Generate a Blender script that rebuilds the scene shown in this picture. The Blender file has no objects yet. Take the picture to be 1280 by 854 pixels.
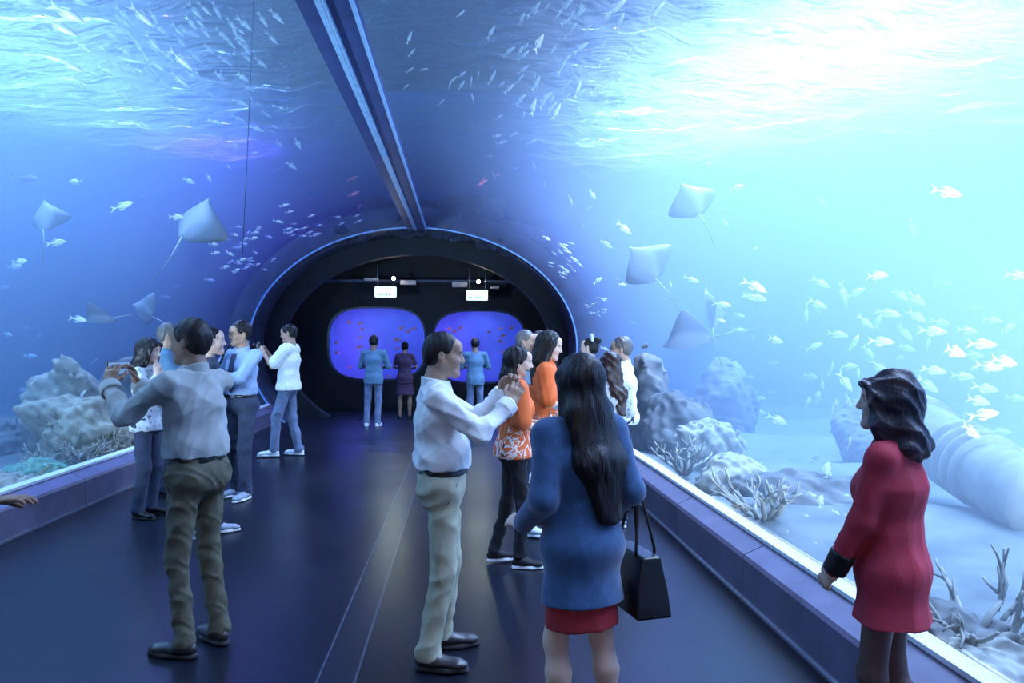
import bpy, bmesh, math, random
import numpy as np
from mathutils import Vector, Matrix, Euler
random.seed(7); RNG = np.random.default_rng(7)
SC = bpy.context.scene
COL = SC.collection
PI = math.pi

# ------------------------------------------------------------------ camera
FPX = 995.0                                   # focal length in pixels of the 1280x854 frame
CAM = Vector((0.96, 0.0, 1.62))
YAW = math.radians(-3.57)
cd = bpy.data.cameras.new('camera'); cam = bpy.data.objects.new('camera', cd); COL.objects.link(cam)
cd.sensor_width = 36.0; cd.lens = 36.0 * FPX / 1280.0; cd.clip_end = 200
cam.location = CAM; cam.rotation_euler = (PI/2, 0, YAW)
SC.camera = cam
FWD = Vector((-math.sin(YAW), math.cos(YAW), 0)); RGT = Vector((math.cos(YAW), math.sin(YAW), 0)); UP = Vector((0, 0, 1))

# ------------------------------------------------------------------ world, exposure
w = bpy.data.worlds.new('world'); SC.world = w; w.use_nodes = True
w.node_tree.nodes['Background'].inputs[0].default_value = (0.02, 0.035, 0.09, 1)
w.node_tree.nodes['Background'].inputs[1].default_value = 0.12
SC.view_settings.view_transform = 'Standard'; SC.view_settings.look = 'None'
SC.view_settings.gamma = 1.0; SC.view_settings.use_curve_mapping = False
SC.view_settings.exposure = 0.0
cy = SC.cycles
cy.max_bounces = 6; cy.diffuse_bounces = 3; cy.glossy_bounces = 3; cy.volume_bounces = 0
cy.transparent_max_bounces = 24; cy.transmission_bounces = 4; cy.sample_clamp_indirect = 4.0
cy.use_denoising = True

# ------------------------------------------------------------------ lamps over the water
def area(name, loc, size, power, colour, target=None, spread=180):
    l = bpy.data.lights.new(name, 'AREA'); l.shape = 'RECTANGLE'; l.size, l.size_y = size
    l.energy = power; l.color = colour; l.spread = math.radians(spread)
    o = bpy.data.objects.new(name, l); COL.objects.link(o); o.location = loc
    d = (Vector(target) - Vector(loc)) if target else Vector((0, 0, -1))
    o.rotation_euler = d.to_track_quat('-Z', 'Y').to_euler()
    return o
area('floodlight_over_tank', (9.0, 6.3, 8.3), (9.0, 15.5), 10500, (0.66, 0.72, 1.0), spread=116)
area('floodlight_over_tank', (6.2, 9.5, 7.0), (2.5, 3.5), 500, (0.75, 0.92, 1.0), spread=120)
area('floodlight_over_tank', (-7.5, 6.0, 8.3), (8.0, 13.0), 2500, (0.40, 0.64, 1.0), spread=125)
area('violet_floodlight', (-4.0, 15.5, 6.2), (1.5, 1.0), 300, (0.22, 0.08, 1.0))
area('violet_floodlight', (4.6, 16.0, 6.2), (1.5, 1.0), 300, (0.22, 0.08, 1.0))
area('floodlight_over_tank', (5.2, 12.5, 7.8), (3.0, 6.0), 1700, (0.58, 0.66, 1.0), spread=100)
area('floodlight_over_tank', (-5.0, 11.5, 7.8), (3.0, 6.0), 750, (0.42, 0.56, 1.0), spread=100)
# unseen lamps added on the tank floor to light the fish from below
area('added_underwater_light', (5.6, 2.6, 0.8), (0.8, 0.8), 250, (0.85, 0.93, 1.0), (3.0, 9.0, 4.0), spread=85)
area('added_underwater_light', (-5.4, 1.2, 0.8), (0.8, 0.8), 800, (0.75, 0.88, 1.0), (-2.6, 7.5, 4.4), spread=75)
# unseen warm spot without fitting, added behind the viewer to warm legs and trousers
ls = bpy.data.lights.new('added_warm_spot', 'SPOT'); ls.energy = 240; ls.color = (1.0, 0.86, 0.62); ls.spot_size = math.radians(34); ls.spot_blend = 1.0; ls.shadow_soft_size = 0.08
lso = bpy.data.objects.new('added_warm_spot', ls); COL.objects.link(lso); lso.location = (0.6, -4.6, 3.3); lso.rotation_euler = (Vector((1.25, 3.8, 0.2)) - Vector((0.6, -4.6, 3.3))).to_track_quat('-Z', 'Y').to_euler()
# ------------------------------------------------------------------ helpers
def ray(px, py):
    return (FWD + RGT * ((px - 640) / FPX) + UP * ((427 - py) / FPX))          # depth 1 along the view axis
def at(px, py, depth):
    return CAM + ray(px, py) * depth
def on_floor(px, py):
    return at(px, py, (CAM.z) / ((py - 427) / FPX))

MATS = {}
def new_mat(name):
    m = bpy.data.materials.new(name); m.use_nodes = True; MATS[name] = m
    nt = m.node_tree; b = nt.nodes['Principled BSDF']
    return m, nt, b
def N(nt, kind, **kw):
    n = nt.nodes.new(kind)
    for k, v in kw.items():
        if k.startswith('_'): n.inputs[k[1:]].default_value = v
        else: setattr(n, k, v)
    return n
def mat(name, colour, rough=0.6, metal=0.0, noise=0.0, nscale=8.0, bump=0.0, bscale=40.0, spec=0.5, sheen=0.0, stretch=None, emit=None):
    """plain procedural material: a noise that varies the colour, a finer one that gives relief"""
    m, nt, b = new_mat(name)
    b.inputs['Base Color'].default_value = (*colour, 1); b.inputs['Roughness'].default_value = rough
    b.inputs['Metallic'].default_value = metal; b.inputs['Specular IOR Level'].default_value = spec
    if sheen: b.inputs['Sheen Weight'].default_value = sheen
    tc = N(nt, 'ShaderNodeTexCoord'); src = tc.outputs['Object']
    if stretch:
        mp = N(nt, 'ShaderNodeMapping'); mp.inputs['Scale'].default_value = stretch
        nt.links.new(src, mp.inputs['Vector']); src = mp.outputs['Vector']
    if noise:
        n = N(nt, 'ShaderNodeTexNoise', _Scale=nscale, _Detail=4.0); nt.links.new(src, n.inputs['Vector'])
        r = N(nt, 'ShaderNodeValToRGB')
        r.color_ramp.elements[0].position = 0.3; r.color_ramp.elements[1].position = 0.7
        r.color_ramp.elements[0].color = (*[max(0, c * (1 - noise)) for c in colour], 1)
        r.color_ramp.elements[1].color = (*[min(1, c * (1 + noise)) for c in colour], 1)
        nt.links.new(n.outputs['Fac'], r.inputs['Fac']); nt.links.new(r.outputs['Color'], b.inputs['Base Color'])
    if bump:
        n2 = N(nt, 'ShaderNodeTexNoise', _Scale=bscale, _Detail=3.0); nt.links.new(src, n2.inputs['Vector'])
        bp = N(nt, 'ShaderNodeBump', _Strength=min(1.0, bump), _Distance=0.004); nt.links.new(n2.outputs['Fac'], bp.inputs['Height'])
        nt.links.new(bp.outputs['Normal'], b.inputs['Normal'])
    if emit:
        b.inputs['Emission Color'].default_value = (*emit[0], 1); b.inputs['Emission Strength'].default_value = emit[1]
    return m

def link(name, me, m=None, parent=None, loc=None, smooth=False):
    o = bpy.data.objects.new(name, me); COL.objects.link(o)
    if m is not None and not me.materials: me.materials.append(m)
    if parent is not None: o.parent = parent
    if loc is not None: o.location = loc
    if smooth: me.polygons.foreach_set('use_smooth', [True] * len(me.polygons))
    return o
def tag(o, label=None, cat=None, group=None, kind=None):
    if label: o['label'] = label
    if cat: o['category'] = cat
    if group: o['group'] = group
    if kind: o['kind'] = kind
    return o
def empty(name, loc=(0, 0, 0), rz=0.0):
    o = bpy.data.objects.new(name, None); COL.objects.link(o); o.location = loc; o.rotation_euler = (0, 0, rz); o.empty_display_size = 0.1
    return o
def pymesh(name, v, f):
    me = bpy.data.meshes.new(name); me.from_pydata([tuple(p) for p in v], [], f); me.update(); return me
def extrude_y(name, prof, y0, y1, ny=1, closed=True, caps=True):
    """profile of (x, z) points swept along y"""
    n = len(prof); v = []; f = []
    for j in range(ny + 1):
        y = y0 + (y1 - y0) * j / ny
        v += [(x, y, z) for x, z in prof]
    m = n if closed else n - 1
    for j in range(ny):
        for i in range(m):
            a = j * n + i; b = j * n + (i + 1) % n
            f.append((a, b, b + n, a + n))
    if closed and caps:
        f.append(tuple(range(n - 1, -1, -1))); f.append(tuple(ny * n + i for i in range(n)))
    me = pymesh(name, v, f)
    bm = bmesh.new(); bm.from_mesh(me); bmesh.ops.recalc_face_normals(bm, faces=bm.faces); bm.to_mesh(me); bm.free()
    return me
def box_bm(bm, c, s, rot=None):
    r = bmesh.ops.create_cube(bm, size=1.0)
    M = Matrix.Translation(c) @ (rot.to_4x4() if rot is not None else Matrix.Identity(4)) @ Matrix.Diagonal((*s, 1))
    bmesh.ops.transform(bm, matrix=M, verts=r['verts']); return r['verts']
def bm_mesh(name, bm, bevel=0.0, seg=2):
    if bevel:
        bmesh.ops.bevel(bm, geom=list(bm.edges), offset=bevel, segments=seg, profile=0.6, affect='EDGES', clamp_overlap=True)
    me = bpy.data.meshes.new(name); bm.to_mesh(me); bm.free(); return me
def box(name, c, s, m, parent=None, bevel=0.0, rot=None, seg=2):
    bm = bmesh.new(); box_bm(bm, c, s, rot); return link(name, bm_mesh(name, bm, bevel, seg), m, parent)
def tube_bm(bm, pts, r, seg=8, r1=None, cap=True):
    pts = [Vector(p) for p in pts]; rings = []
    for i, p in enumerate(pts):
        d = (pts[min(i + 1, len(pts) - 1)] - pts[max(i - 1, 0)]).normalized()
        u = d.orthogonal().normalized() if i == 0 else (u - d * u.dot(d)).normalized()
        q = d.cross(u); t = i / max(1, len(pts) - 1)
        rr = (r[i] if isinstance(r, (list, tuple)) else r + ((r1 if r1 is not None else r) - r) * t)
        rings.append([bm.verts.new(p + (u * math.cos(a) + q * math.sin(a)) * rr) for a in [2 * PI * k / seg for k in range(seg)]])
    for a, b in zip(rings, rings[1:]):
        for k in range(seg): bm.faces.new((a[k], a[(k + 1) % seg], b[(k + 1) % seg], b[k]))
    if cap:
        bm.faces.new(rings[0][::-1]); bm.faces.new(rings[-1])
def tube(name, pts, r, m, parent=None, seg=8, r1=None):
    bm = bmesh.new(); tube_bm(bm, pts, r, seg, r1); return link(name, bm_mesh(name, bm), m, parent, smooth=True)
# ------------------------------------------------------------------ the tunnel
Y0, Y1 = -6.0, 16.2                       # acrylic tunnel from behind the camera to the portal
ZC, EA, EB = 1.5, 3.30, 2.42              # elliptical vault: centre height, half width, rise
GZ = 0.362                                # where the acrylic meets the plinth
WATER_Z = 5.3; BED_Z = 0.12; TANK_X = 16.0; TANK_Y1 = 22.3
def vault(n, grow=0.0, zlow=GZ, a0=None, a1=None):
    a, b = EA + grow, EB + grow
    t0 = math.asin((zlow - ZC) / b)
    s, e = (t0, PI - t0) if a0 is None else (a0, a1)
    return [(a * math.cos(s + (e - s) * i / n), ZC + b * math.sin(s + (e - s) * i / n)) for i in range(n + 1)]

# materials of the shell
m_floor, nt, b = new_mat('polished_dark_floor')
b.inputs['Base Color'].default_value = (0.008, 0.009, 0.016, 1); b.inputs['Specular IOR Level'].default_value = 0.27
tc = N(nt, 'ShaderNodeTexCoord'); n1 = N(nt, 'ShaderNodeTexNoise', _Scale=0.7, _Detail=2.0); nt.links.new(tc.outputs['Object'], n1.inputs['Vector'])
r1 = N(nt, 'ShaderNodeMapRange', **{'_From Min': 0.3, '_From Max': 0.7, '_To Min': 0.27, '_To Max': 0.36}); nt.links.new(n1.outputs['Fac'], r1.inputs['Value'])
nt.links.new(r1.outputs['Result'], b.inputs['Roughness'])
n2 = N(nt, 'ShaderNodeTexNoise', _Scale=60.0, _Detail=3.0); nt.links.new(tc.outputs['Object'], n2.inputs['Vector'])
bp = N(nt, 'ShaderNodeBump', _Strength=0.05, _Distance=0.002); nt.links.new(n2.outputs['Fac'], bp.inputs['Height']); nt.links.new(bp.outputs['Normal'], b.inputs['Normal'])
m_strip = mat('dark_floor_strip', (0.012, 0.013, 0.02), 0.3, bump=0.1)
m_groove = mat('groove', (0.12, 0.13, 0.17), 0.35, metal=0.6)
m_plinth = mat('plinth_stone', (0.14, 0.125, 0.19), 0.38, noise=0.18, nscale=5, bump=0.15, bscale=90)
m_joint = mat('dark_joint', (0.03, 0.03, 0.045), 0.7)
m_edge = mat('pale_sealant', (0.80, 0.84, 0.88), 0.35, noise=0.06, nscale=20)
m_steel = mat('brushed_steel', (0.42, 0.45, 0.52), 0.35, metal=0.85, noise=0.1, nscale=30)
m_seam = mat('seam_band', (0.03, 0.055, 0.17), 0.5, noise=0.2, nscale=4)
m_rail = mat('seam_rail', (0.22, 0.40, 0.66), 0.45, metal=0.0, noise=0.15, nscale=10)
m_portal = mat('portal_concrete', (0.05, 0.055, 0.10), 0.55, noise=0.3, nscale=3, bump=0.25, bscale=25)
m_black = mat('black_wall', (0.008, 0.009, 0.014), 0.7, noise=0.3, nscale=4)
m_tank = mat('blue_tank_wall', (0.05, 0.16, 0.42), 0.8, noise=0.25, nscale=0.6)
m_roof = mat('dark_roof', (0.03, 0.05, 0.10), 0.8)
m_pane = bpy.data.materials.new('clear_acrylic'); m_pane.use_nodes = True
nt = m_pane.node_tree; nt.nodes.remove(nt.nodes['Principled BSDF'])
tr = N(nt, 'ShaderNodeBsdfTransparent'); tr.inputs['Color'].default_value = (0.97, 0.985, 0.99, 1)
nt.links.new(tr.outputs[0], nt.nodes['Material Output'].inputs['Surface'])

FLX = 2.72
fl = link('floor', extrude_y('floor', [(-FLX - .3, -0.12), (-FLX - .3, 0.0), (FLX + .3, 0.0), (FLX + .3, -0.12)], Y0, 22.0), m_floor)
tag(fl, 'polished dark blue floor of the tunnel', kind='structure')
# service channel with its cover strips, set in the floor along the walk
def floor_strip(x, wdt, h, m, nm, y0=Y0, y1=16.1):
    o = box(nm, (x, (y0 + y1) / 2, h / 2), (wdt, y1 - y0, h), m, fl); return o
SX = 0.36
floor_strip(SX, 0.16, 0.004, m_strip, 'channel_cover')
floor_strip(SX - 0.09, 0.012, 0.007, m_groove, 'channel_edge'); floor_strip(SX + 0.09, 0.012, 0.007, m_groove, 'channel_edge')

# plinths below the acrylic, built of coping blocks with open joints
for side, s in (('left', -1), ('right', 1)):
    core = link('baseboard_' + side, extrude_y('plinth_core', [(s * 2.745, 0.0), (s * 2.745, 0.262), (s * 2.90, 0.335), (s * 3.0, 0.335), (s * 3.0, 0.0)], Y0, Y1), m_joint)
    tag(core, 'low plinth of chamfered stone blocks under the acrylic, %s side of the walk' % ('darker' if s < 0 else 'brighter'), kind='structure')
    L = 1.56; y = Y0
    while y < Y1 - 0.1:
        y2 = min(y + L - 0.012, Y1)
        prof = [(s * 2.72, 0.0), (s * 2.72, 0.255), (s * 2.735, 0.278), (s * 2.875, 0.340), (s * 2.96, 0.345), (s * 2.96, 0.0)]
        link('coping_block', extrude_y('coping_block', prof, y, y2), m_plinth, core); y += L
    link('floor_trim', extrude_y('floor_trim', [(s * 2.70, 0.0), (s * 2.70, 0.016), (s * 2.72, 0.022), (s * 2.72, 0.0)], Y0, Y1), m_steel, core)
    e = link('trim_%d' % (1 if s < 0 else 2), extrude_y('acrylic_foot', [(s * 2.865, 0.342), (s * 2.865, 0.366), (s * 2.955, 0.372), (s * 2.955, 0.342)], Y0, Y1), m_edge)
    tag(e, 'pale sealant line along the foot of the acrylic', kind='structure')
    # the acrylic half vault
    p_in = vault(24, 0.0); p_out = vault(24, 0.07, zlow=GZ)
    half = 12
    if s > 0: pi_, po_ = p_in[:half + 1], p_out[:half + 1]
    else: pi_, po_ = p_in[half:], p_out[half:]
    wn = link('window_%d' % (1 if s < 0 else 2), extrude_y('acrylic_half_vault', pi_ + po_[::-1], Y0, Y1), m_pane, smooth=False)
    tag(wn, 'clear curved acrylic panel of the tunnel vault', kind='structure')

# crown joint of the two acrylic halves: dark band with two raised rails
TOPZ = ZC + EB
crown = link('ceiling', extrude_y('crown_joint_band', [(-0.16, TOPZ - 0.012), (0.24, TOPZ - 0.016), (0.24, TOPZ + 0.05), (-0.16, TOPZ + 0.05)], Y0, Y1), m_seam)
tag(crown, 'dark joint band along the crown of the vault', kind='structure')
for x, ww in ((0.0, 0.022), (0.035, 0.010), (0.225, 0.014)):
    link('joint_rail', extrude_y('joint_rail', [(x - ww, TOPZ - 0.045), (x + ww, TOPZ - 0.045), (x + ww, TOPZ), (x - ww, TOPZ)], Y0, Y1), m_rail, crown)

# portal at the end of the acrylic: head wall, ring, inner dark tunnel, end wall
def ring_mesh(name, inner, outer, y0, y1):
    n = len(inner); v = []; f = []
    for y in (y0, y1):
        v += [(x, y, z) for x, z in inner] + [(x, y, z) for x, z in outer]
    o = 2 * n
    for i in range(n - 1):
        f += [(i, i + 1, n + i + 1, n + i), (o + i, o + n + i, o + n + i + 1, o + i + 1), (i, o + i, o + i + 1, i + 1), (n + i, n + i + 1, o + n + i + 1, o + n + i)]
    f += [(0, n, o + n, o), (n - 1, o + n - 1, o + 2 * n - 1, 2 * n - 1)]
    me = pymesh(name, v, f)
    bm = bmesh.new(); bm.from_mesh(me); bmesh.ops.recalc_face_normals(bm, faces=bm.faces); bm.to_mesh(me); bm.free(); return me
portal = link('wall_portal', ring_mesh('portal_ring', vault(40, 0.0, 0.0), vault(40, 0.42, 0.0), Y1 - 0.02, Y1 + 0.35), m_portal, smooth=False)
tag(portal, 'dark concrete ring of the portal at the end of the acrylic', kind='structure')
link('ring_edge', ring_mesh('ring_edge', vault(60, -0.012, 0.0), vault(60, 0.016, 0.0), Y1 - 0.05, Y1 + 0.0), m_rail, portal)
link('inner_tunnel', ring_mesh('inner_tunnel', vault(40, -0.02, 0.0), vault(40, 0.30, 0.0), Y1 + 0.35, 17.3), m_portal, portal)
link('inner_step', ring_mesh('inner_step', vault(40, -0.42, 0.0), vault(40, 0.30, 0.0), 17.3, 17.6), m_black, portal)
link('inner_lining', ring_mesh('inner_lining', vault(40, -0.02, 0.0), vault(40, 0.30, 0.0), 17.6, 22.0), m_black, portal)
# tank head wall above and beside the portal
hw = vault(40, 0.40, 0.0)
prof_v = [(TANK_X, -0.1), (TANK_X, 8.5), (-TANK_X, 8.5), (-TANK_X, -0.1)]
v = [(x, TANK_Y1, z) for x, z in hw] ; n = len(hw); f = []
outer = []
for i in range(n):
    x, z = hw[i]; dx, dz = x, z - ZC
    tx = TANK_X / abs(dx) if abs(dx) > 1e-6 else 1e9
    tz = (8.5 - ZC) / dz if dz > 1e-6 else ((-0.1 - ZC) / dz if dz < -1e-6 else 1e9)
    t = min(tx, tz); outer.append((dx * t, TANK_Y1, ZC + dz * t))
hwm = ring_mesh('head_wall', hw, [(p[0], p[2]) for p in outer], TANK_Y1 - 0.3, TANK_Y1)
tag(link('wall_head', hwm, m_tank), 'blue end wall of the tank around the portal', kind='structure')
for nm, c, s in (('wall_left', (-TANK_X - .1, 8.0, 4.2), (.2, 28.6, 8.6)), ('wall_right', (TANK_X + .1, 8.0, 4.2), (.2, 28.6, 8.6))):
    tag(box(nm, c, s, m_tank), 'blue outer wall of the tank', kind='structure')
tag(box('wall_rear', (0, Y0 - .1, 4.2), (2 * TANK_X, .2, 8.6), m_tank), 'rear wall behind the viewer', kind='structure')
tag(box('ceiling_hall', (0, 8.0, 8.6), (2 * TANK_X + .4, 28.8, .2), m_roof), 'dark roof of the hall above the tank water', kind='structure')

# water: one body that fills the tank around the acrylic, and its rippled top
m_water = bpy.data.materials.new('tank_water'); m_water.use_nodes = True
nt = m_water.node_tree; nt.nodes.remove(nt.nodes['Principled BSDF'])
vs = N(nt, 'ShaderNodeVolumeScatter', _Density=0.17, _Anisotropy=0.0); vs.inputs['Color'].default_value = (0.55, 0.72, 1.0, 1)
va = N(nt, 'ShaderNodeVolumeAbsorption', _Density=0.19); va.inputs['Color'].default_value = (0.18, 0.58, 0.99, 1)
ad = N(nt, 'ShaderNodeAddShader'); nt.links.new(vs.outputs[0], ad.inputs[0]); nt.links.new(va.outputs[0], ad.inputs[1])
nt.links.new(ad.outputs[0], nt.nodes['Material Output'].inputs['Volume'])
prof = [(TANK_X - .01, BED_Z), (TANK_X - .01, WATER_Z - .1), (-TANK_X + .01, WATER_Z - .1), (-TANK_X + .01, BED_Z), (-2.98, BED_Z), (-2.98, GZ)]
prof += vault(24, 0.075, zlow=GZ)[::-1] + [(2.98, GZ), (2.98, BED_Z)]
wt = link('water', extrude_y('tank_water', prof, Y0 + .01, TANK_Y1 - .31), m_water)
tag(wt, 'hazy blue sea water filling the tank', kind='structure')

m_surf = bpy.data.materials.new('water_top'); m_surf.use_nodes = True
nt = m_surf.node_tree; nt.nodes.remove(nt.nodes['Principled BSDF'])
tr = N(nt, 'ShaderNodeBsdfTransparent'); tr.inputs['Color'].default_value = (0.85, 0.95, 1, 1)
tl = N(nt, 'ShaderNodeBsdfTranslucent'); tl.inputs['Color'].default_value = (0.75, 0.92, 1, 1)
gl = N(nt, 'ShaderNodeBsdfGlossy', _Roughness=0.06); gl.inputs['Color'].default_value = (0.8, 0.9, 1, 1)
mx = N(nt, 'ShaderNodeMixShader', _Fac=0.27); nt.links.new(tr.outputs[0], mx.inputs[1]); nt.links.new(tl.outputs[0], mx.inputs[2])
tc = N(nt, 'ShaderNodeTexCoord'); mp = N(nt, 'ShaderNodeMapping'); mp.inputs['Scale'].default_value = (0.9, 3.2, 1.0); nt.links.new(tc.outputs['Object'], mp.inputs['Vector'])
nz = N(nt, 'ShaderNodeTexNoise', _Scale=2.2, _Detail=3.0, _Distortion=0.6); nt.links.new(mp.outputs['Vector'], nz.inputs['Vector'])
bp = N(nt, 'ShaderNodeBump', _Strength=1.0, _Distance=0.5); nt.links.new(nz.outputs['Fac'], bp.inputs['Height'])
for q in (tl, gl): nt.links.new(bp.outputs['Normal'], q.inputs['Normal'])
fr = N(nt, 'ShaderNodeFresnel', _IOR=1.33); nt.links.new(bp.outputs['Normal'], fr.inputs['Normal'])
mx2 = N(nt, 'ShaderNodeMixShader'); nt.links.new(fr.outputs[0], mx2.inputs[0]); nt.links.new(mx.outputs[0], mx2.inputs[1]); nt.links.new(gl.outputs[0], mx2.inputs[2])
nt.links.new(mx2.outputs[0], nt.nodes['Material Output'].inputs['Surface'])
nx, ny = 260, 260
xs = np.linspace(-TANK_X, TANK_X, nx); ys = np.linspace(Y0, TANK_Y1 - .3, ny)
X, Y = np.meshgrid(xs, ys); Z = np.full_like(X, WATER_Z)
rg = np.random.default_rng(3)
for k in range(26):
    a = rg.normal(PI / 2 * 1.05, 0.55); wl = rg.uniform(0.42, 1.6); amp = 0.015 * wl
    Z += amp * np.sin((X * math.cos(a) + Y * math.sin(a)) * 2 * PI / wl + rg.uniform(0, 6.28))
v = np.stack([X, Y, Z], -1).reshape(-1, 3)
idx = np.arange(nx * ny).reshape(ny, nx)
f = np.stack([idx[:-1, :-1], idx[1:, :-1], idx[1:, 1:], idx[:-1, 1:]], -1).reshape(-1, 4)
sf = link('water_surface', pymesh('water_surface', v.tolist(), f.tolist()), m_surf, smooth=True)
tag(sf, 'rippled top of the tank water seen from below', kind='structure')

# sand and gravel on the tank floor
m_sand = mat('pale_sand', (0.24, 0.24, 0.23), 0.9, noise=0.25, nscale=3, bump=0.5, bscale=30)
for nm, s in (('sand_bed', -1), ('sand_bed', 1)):
    nx, ny = 60, 110
    X, Y = np.meshgrid(np.linspace(3.76, TANK_X - .02, nx) * s, np.linspace(Y0 + .02, TANK_Y1 - .35, ny))
    Z = BED_Z + 0.05 + 0.06 * np.sin(X * 1.7 + 0.6 * np.sin(Y * 1.1)) * np.cos(Y * 0.9 + s) + 0.05 * np.sin(Y * 2.3 + X * 1.3) + 0.12 * np.clip((np.abs(X) - 4) / 5, 0, 1)
    Z = np.maximum(Z, BED_Z + 0.015)
    X[:, 0] = np.where(Y[:, 0] < 16.1, 2.99 * s, 3.76 * s)
    v = np.stack([X, Y, Z], -1).reshape(-1, 3); idx = np.arange(nx * ny).reshape(ny, nx)
    f = np.stack([idx[:-1, :-1], idx[:-1, 1:], idx[1:, 1:], idx[1:, :-1]], -1).reshape(-1, 4)
    if s < 0: f = f[:, ::-1]
    tag(link(nm, pymesh(nm, v.tolist(), f.tolist()), m_sand, smooth=True), 'pale sand bed of the tank beside the %s plinth' % ('shaded' if s < 0 else 'bright'), 'sand', kind='stuff')

# ------------------------------------------------------------------ figures: smooth blended solids meshed with surface nets
class Field:
    def __init__(self, lo, hi, h):
        self.h = h; self.lo = np.array(lo, np.float32) - 2 * h
        n = np.ceil((np.array(hi) + 2 * h - self.lo) / h).astype(int) + 1
        self.ax = [(self.lo[i] + h * np.arange(n[i])).astype(np.float32) for i in range(3)]
        self.d = np.full(tuple(n), 0.3, np.float32)
    def _sub(self, lo, hi, m):
        sl = []
        for i in range(3):
            a = int(np.searchsorted(self.ax[i], lo[i] - m)); b = int(np.searchsorted(self.ax[i], hi[i] + m))
            if b <= a: return None
            sl.append(slice(a, b))
        return tuple(sl), (self.ax[0][sl[0]][:, None, None], self.ax[1][sl[1]][None, :, None], self.ax[2][sl[2]][None, None, :])
    def _mix(self, sl, d, k, sub):
        a = self.d[sl]
        if sub:
            hh = np.clip(0.5 - 0.5 * (a + d) / k, 0, 1); self.d[sl] = a + (-d - a) * hh + k * hh * (1 - hh)
        else:
            hh = np.clip(0.5 + 0.5 * (a - d) / k, 0, 1); self.d[sl] = a + (d - a) * hh - k * hh * (1 - hh)
    def cap(self, a, b, ra, rb=None, k=0.02, flat=None, sub=False):
        a = np.array(a, np.float32); b = np.array(b, np.float32); rb = ra if rb is None else rb
        R = max(ra, rb) * (flat[1] if flat else 1)
        s = self._sub(np.minimum(a, b) - R, np.maximum(a, b) + R, k + 2 * self.h)
        if s is None: return self
        sl, (x, y, z) = s; ba = b - a; L2 = max(float(ba @ ba), 1e-9)
        px, py, pz = x - a[0], y - a[1], z - a[2]
        t = np.clip((px * ba[0] + py * ba[1] + pz * ba[2]) / L2, 0, 1)
        ox, oy, oz = px - t * ba[0], py - t * ba[1], pz - t * ba[2]
        if flat:
            u = np.array(flat[0], np.float32); u /= np.linalg.norm(u); c = (ox * u[0] + oy * u[1] + oz * u[2]) * (1 - 1 / flat[1])
            ox, oy, oz = ox - c * u[0], oy - c * u[1], oz - c * u[2]
        d = np.sqrt(ox * ox + oy * oy + oz * oz) - (ra + (rb - ra) * t)
        self._mix(sl, d, k, sub); return self
    def ell(self, c, r, k=0.02, rot=None, sub=False):
        c = np.array(c, np.float32); r = np.array(r, np.float32); R = float(r.max())
        s = self._sub(c - R, c + R, k + 2 * self.h)
        if s is None: return self
        sl, (x, y, z) = s; x, y, z = x - c[0], y - c[1], z - c[2]
        if rot is not None:
            m = np.array(rot.transposed()); x, y, z = [m[i, 0] * x + m[i, 1] * y + m[i, 2] * z for i in range(3)]
        k0 = np.sqrt((x / r[0]) ** 2 + (y / r[1]) ** 2 + (z / r[2]) ** 2); k1 = np.sqrt((x / r[0] ** 2) ** 2 + (y / r[1] ** 2) ** 2 + (z / r[2] ** 2) ** 2)
        self._mix(sl, k0 * (k0 - 1) / np.maximum(k1, 1e-4), k, sub); return self
    def half(self, p, n, k=0.0):
        """keeps what lies behind the plane through p with outward normal n"""
        n = np.array(n, np.float32); n /= np.linalg.norm(n)
        d = (self.ax[0][:, None, None] - p[0]) * n[0] + (self.ax[1][None, :, None] - p[1]) * n[1] + (self.ax[2][None, None, :] - p[2]) * n[2]
        if k:
            hh = np.clip(0.5 - 0.5 * (self.d - d) / k, 0, 1); self.d = self.d + (d - self.d) * hh + k * hh * (1 - hh)
        else: self.d = np.maximum(self.d, d)
        return self
    def noise(self, amp, freq, seed=0, stretch=(1, 1, 1), n=7):
        r = np.random.default_rng(seed); acc = np.zeros_like(self.d)
        x, y, z = self.ax[0][:, None, None], self.ax[1][None, :, None], self.ax[2][None, None, :]
        for i in range(n):
            v = r.normal(size=3); v /= np.linalg.norm(v); f = freq * r.uniform(0.6, 1.8); v = v * np.array(stretch) * f
            acc += np.sin(v[0] * x + v[1] * y + v[2] * z + r.uniform(0, 6.28)) / n ** 0.5
        self.d = self.d + amp * acc; return self
    def nets(self):
        d = self.d; ins = d < 0; n = d.shape
        acc = np.zeros((n[0] - 1, n[1] - 1, n[2] - 1), np.int8)
        for i in (0, 1):
            for j in (0, 1):
                for k in (0, 1): acc += ins[i:n[0] - 1 + i, j:n[1] - 1 + j, k:n[2] - 1 + k]
        act = (acc > 0) & (acc < 8); C = np.argwhere(act)
        if not len(C): return np.zeros((0, 3)), np.zeros((0, 4), int)
        idx = np.full(act.shape, -1, np.int64); idx[tuple(C.T)] = np.arange(len(C))
        cor = [(i, j, k) for i in (0, 1) for j in (0, 1) for k in (0, 1)]
        val = np.stack([d[C[:, 0] + i, C[:, 1] + j, C[:, 2] + k] for i, j, k in cor], 1)
        ps = np.zeros((len(C), 3)); cnt = np.zeros(len(C))
        for a in range(8):
            for b in range(a + 1, 8):
                df = np.array(cor[b]) - np.array(cor[a])
                if np.abs(df).sum() != 1: continue
                va, vb = val[:, a], val[:, b]; m = (va < 0) != (vb < 0)
                t = np.where(m, va / np.where(m, va - vb, 1), 0)
                ps += np.where(m[:, None], np.array(cor[a]) + t[:, None] * df, 0); cnt += m
        V = self.lo + (C + ps / cnt[:, None]) * self.h
        F = []
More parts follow.
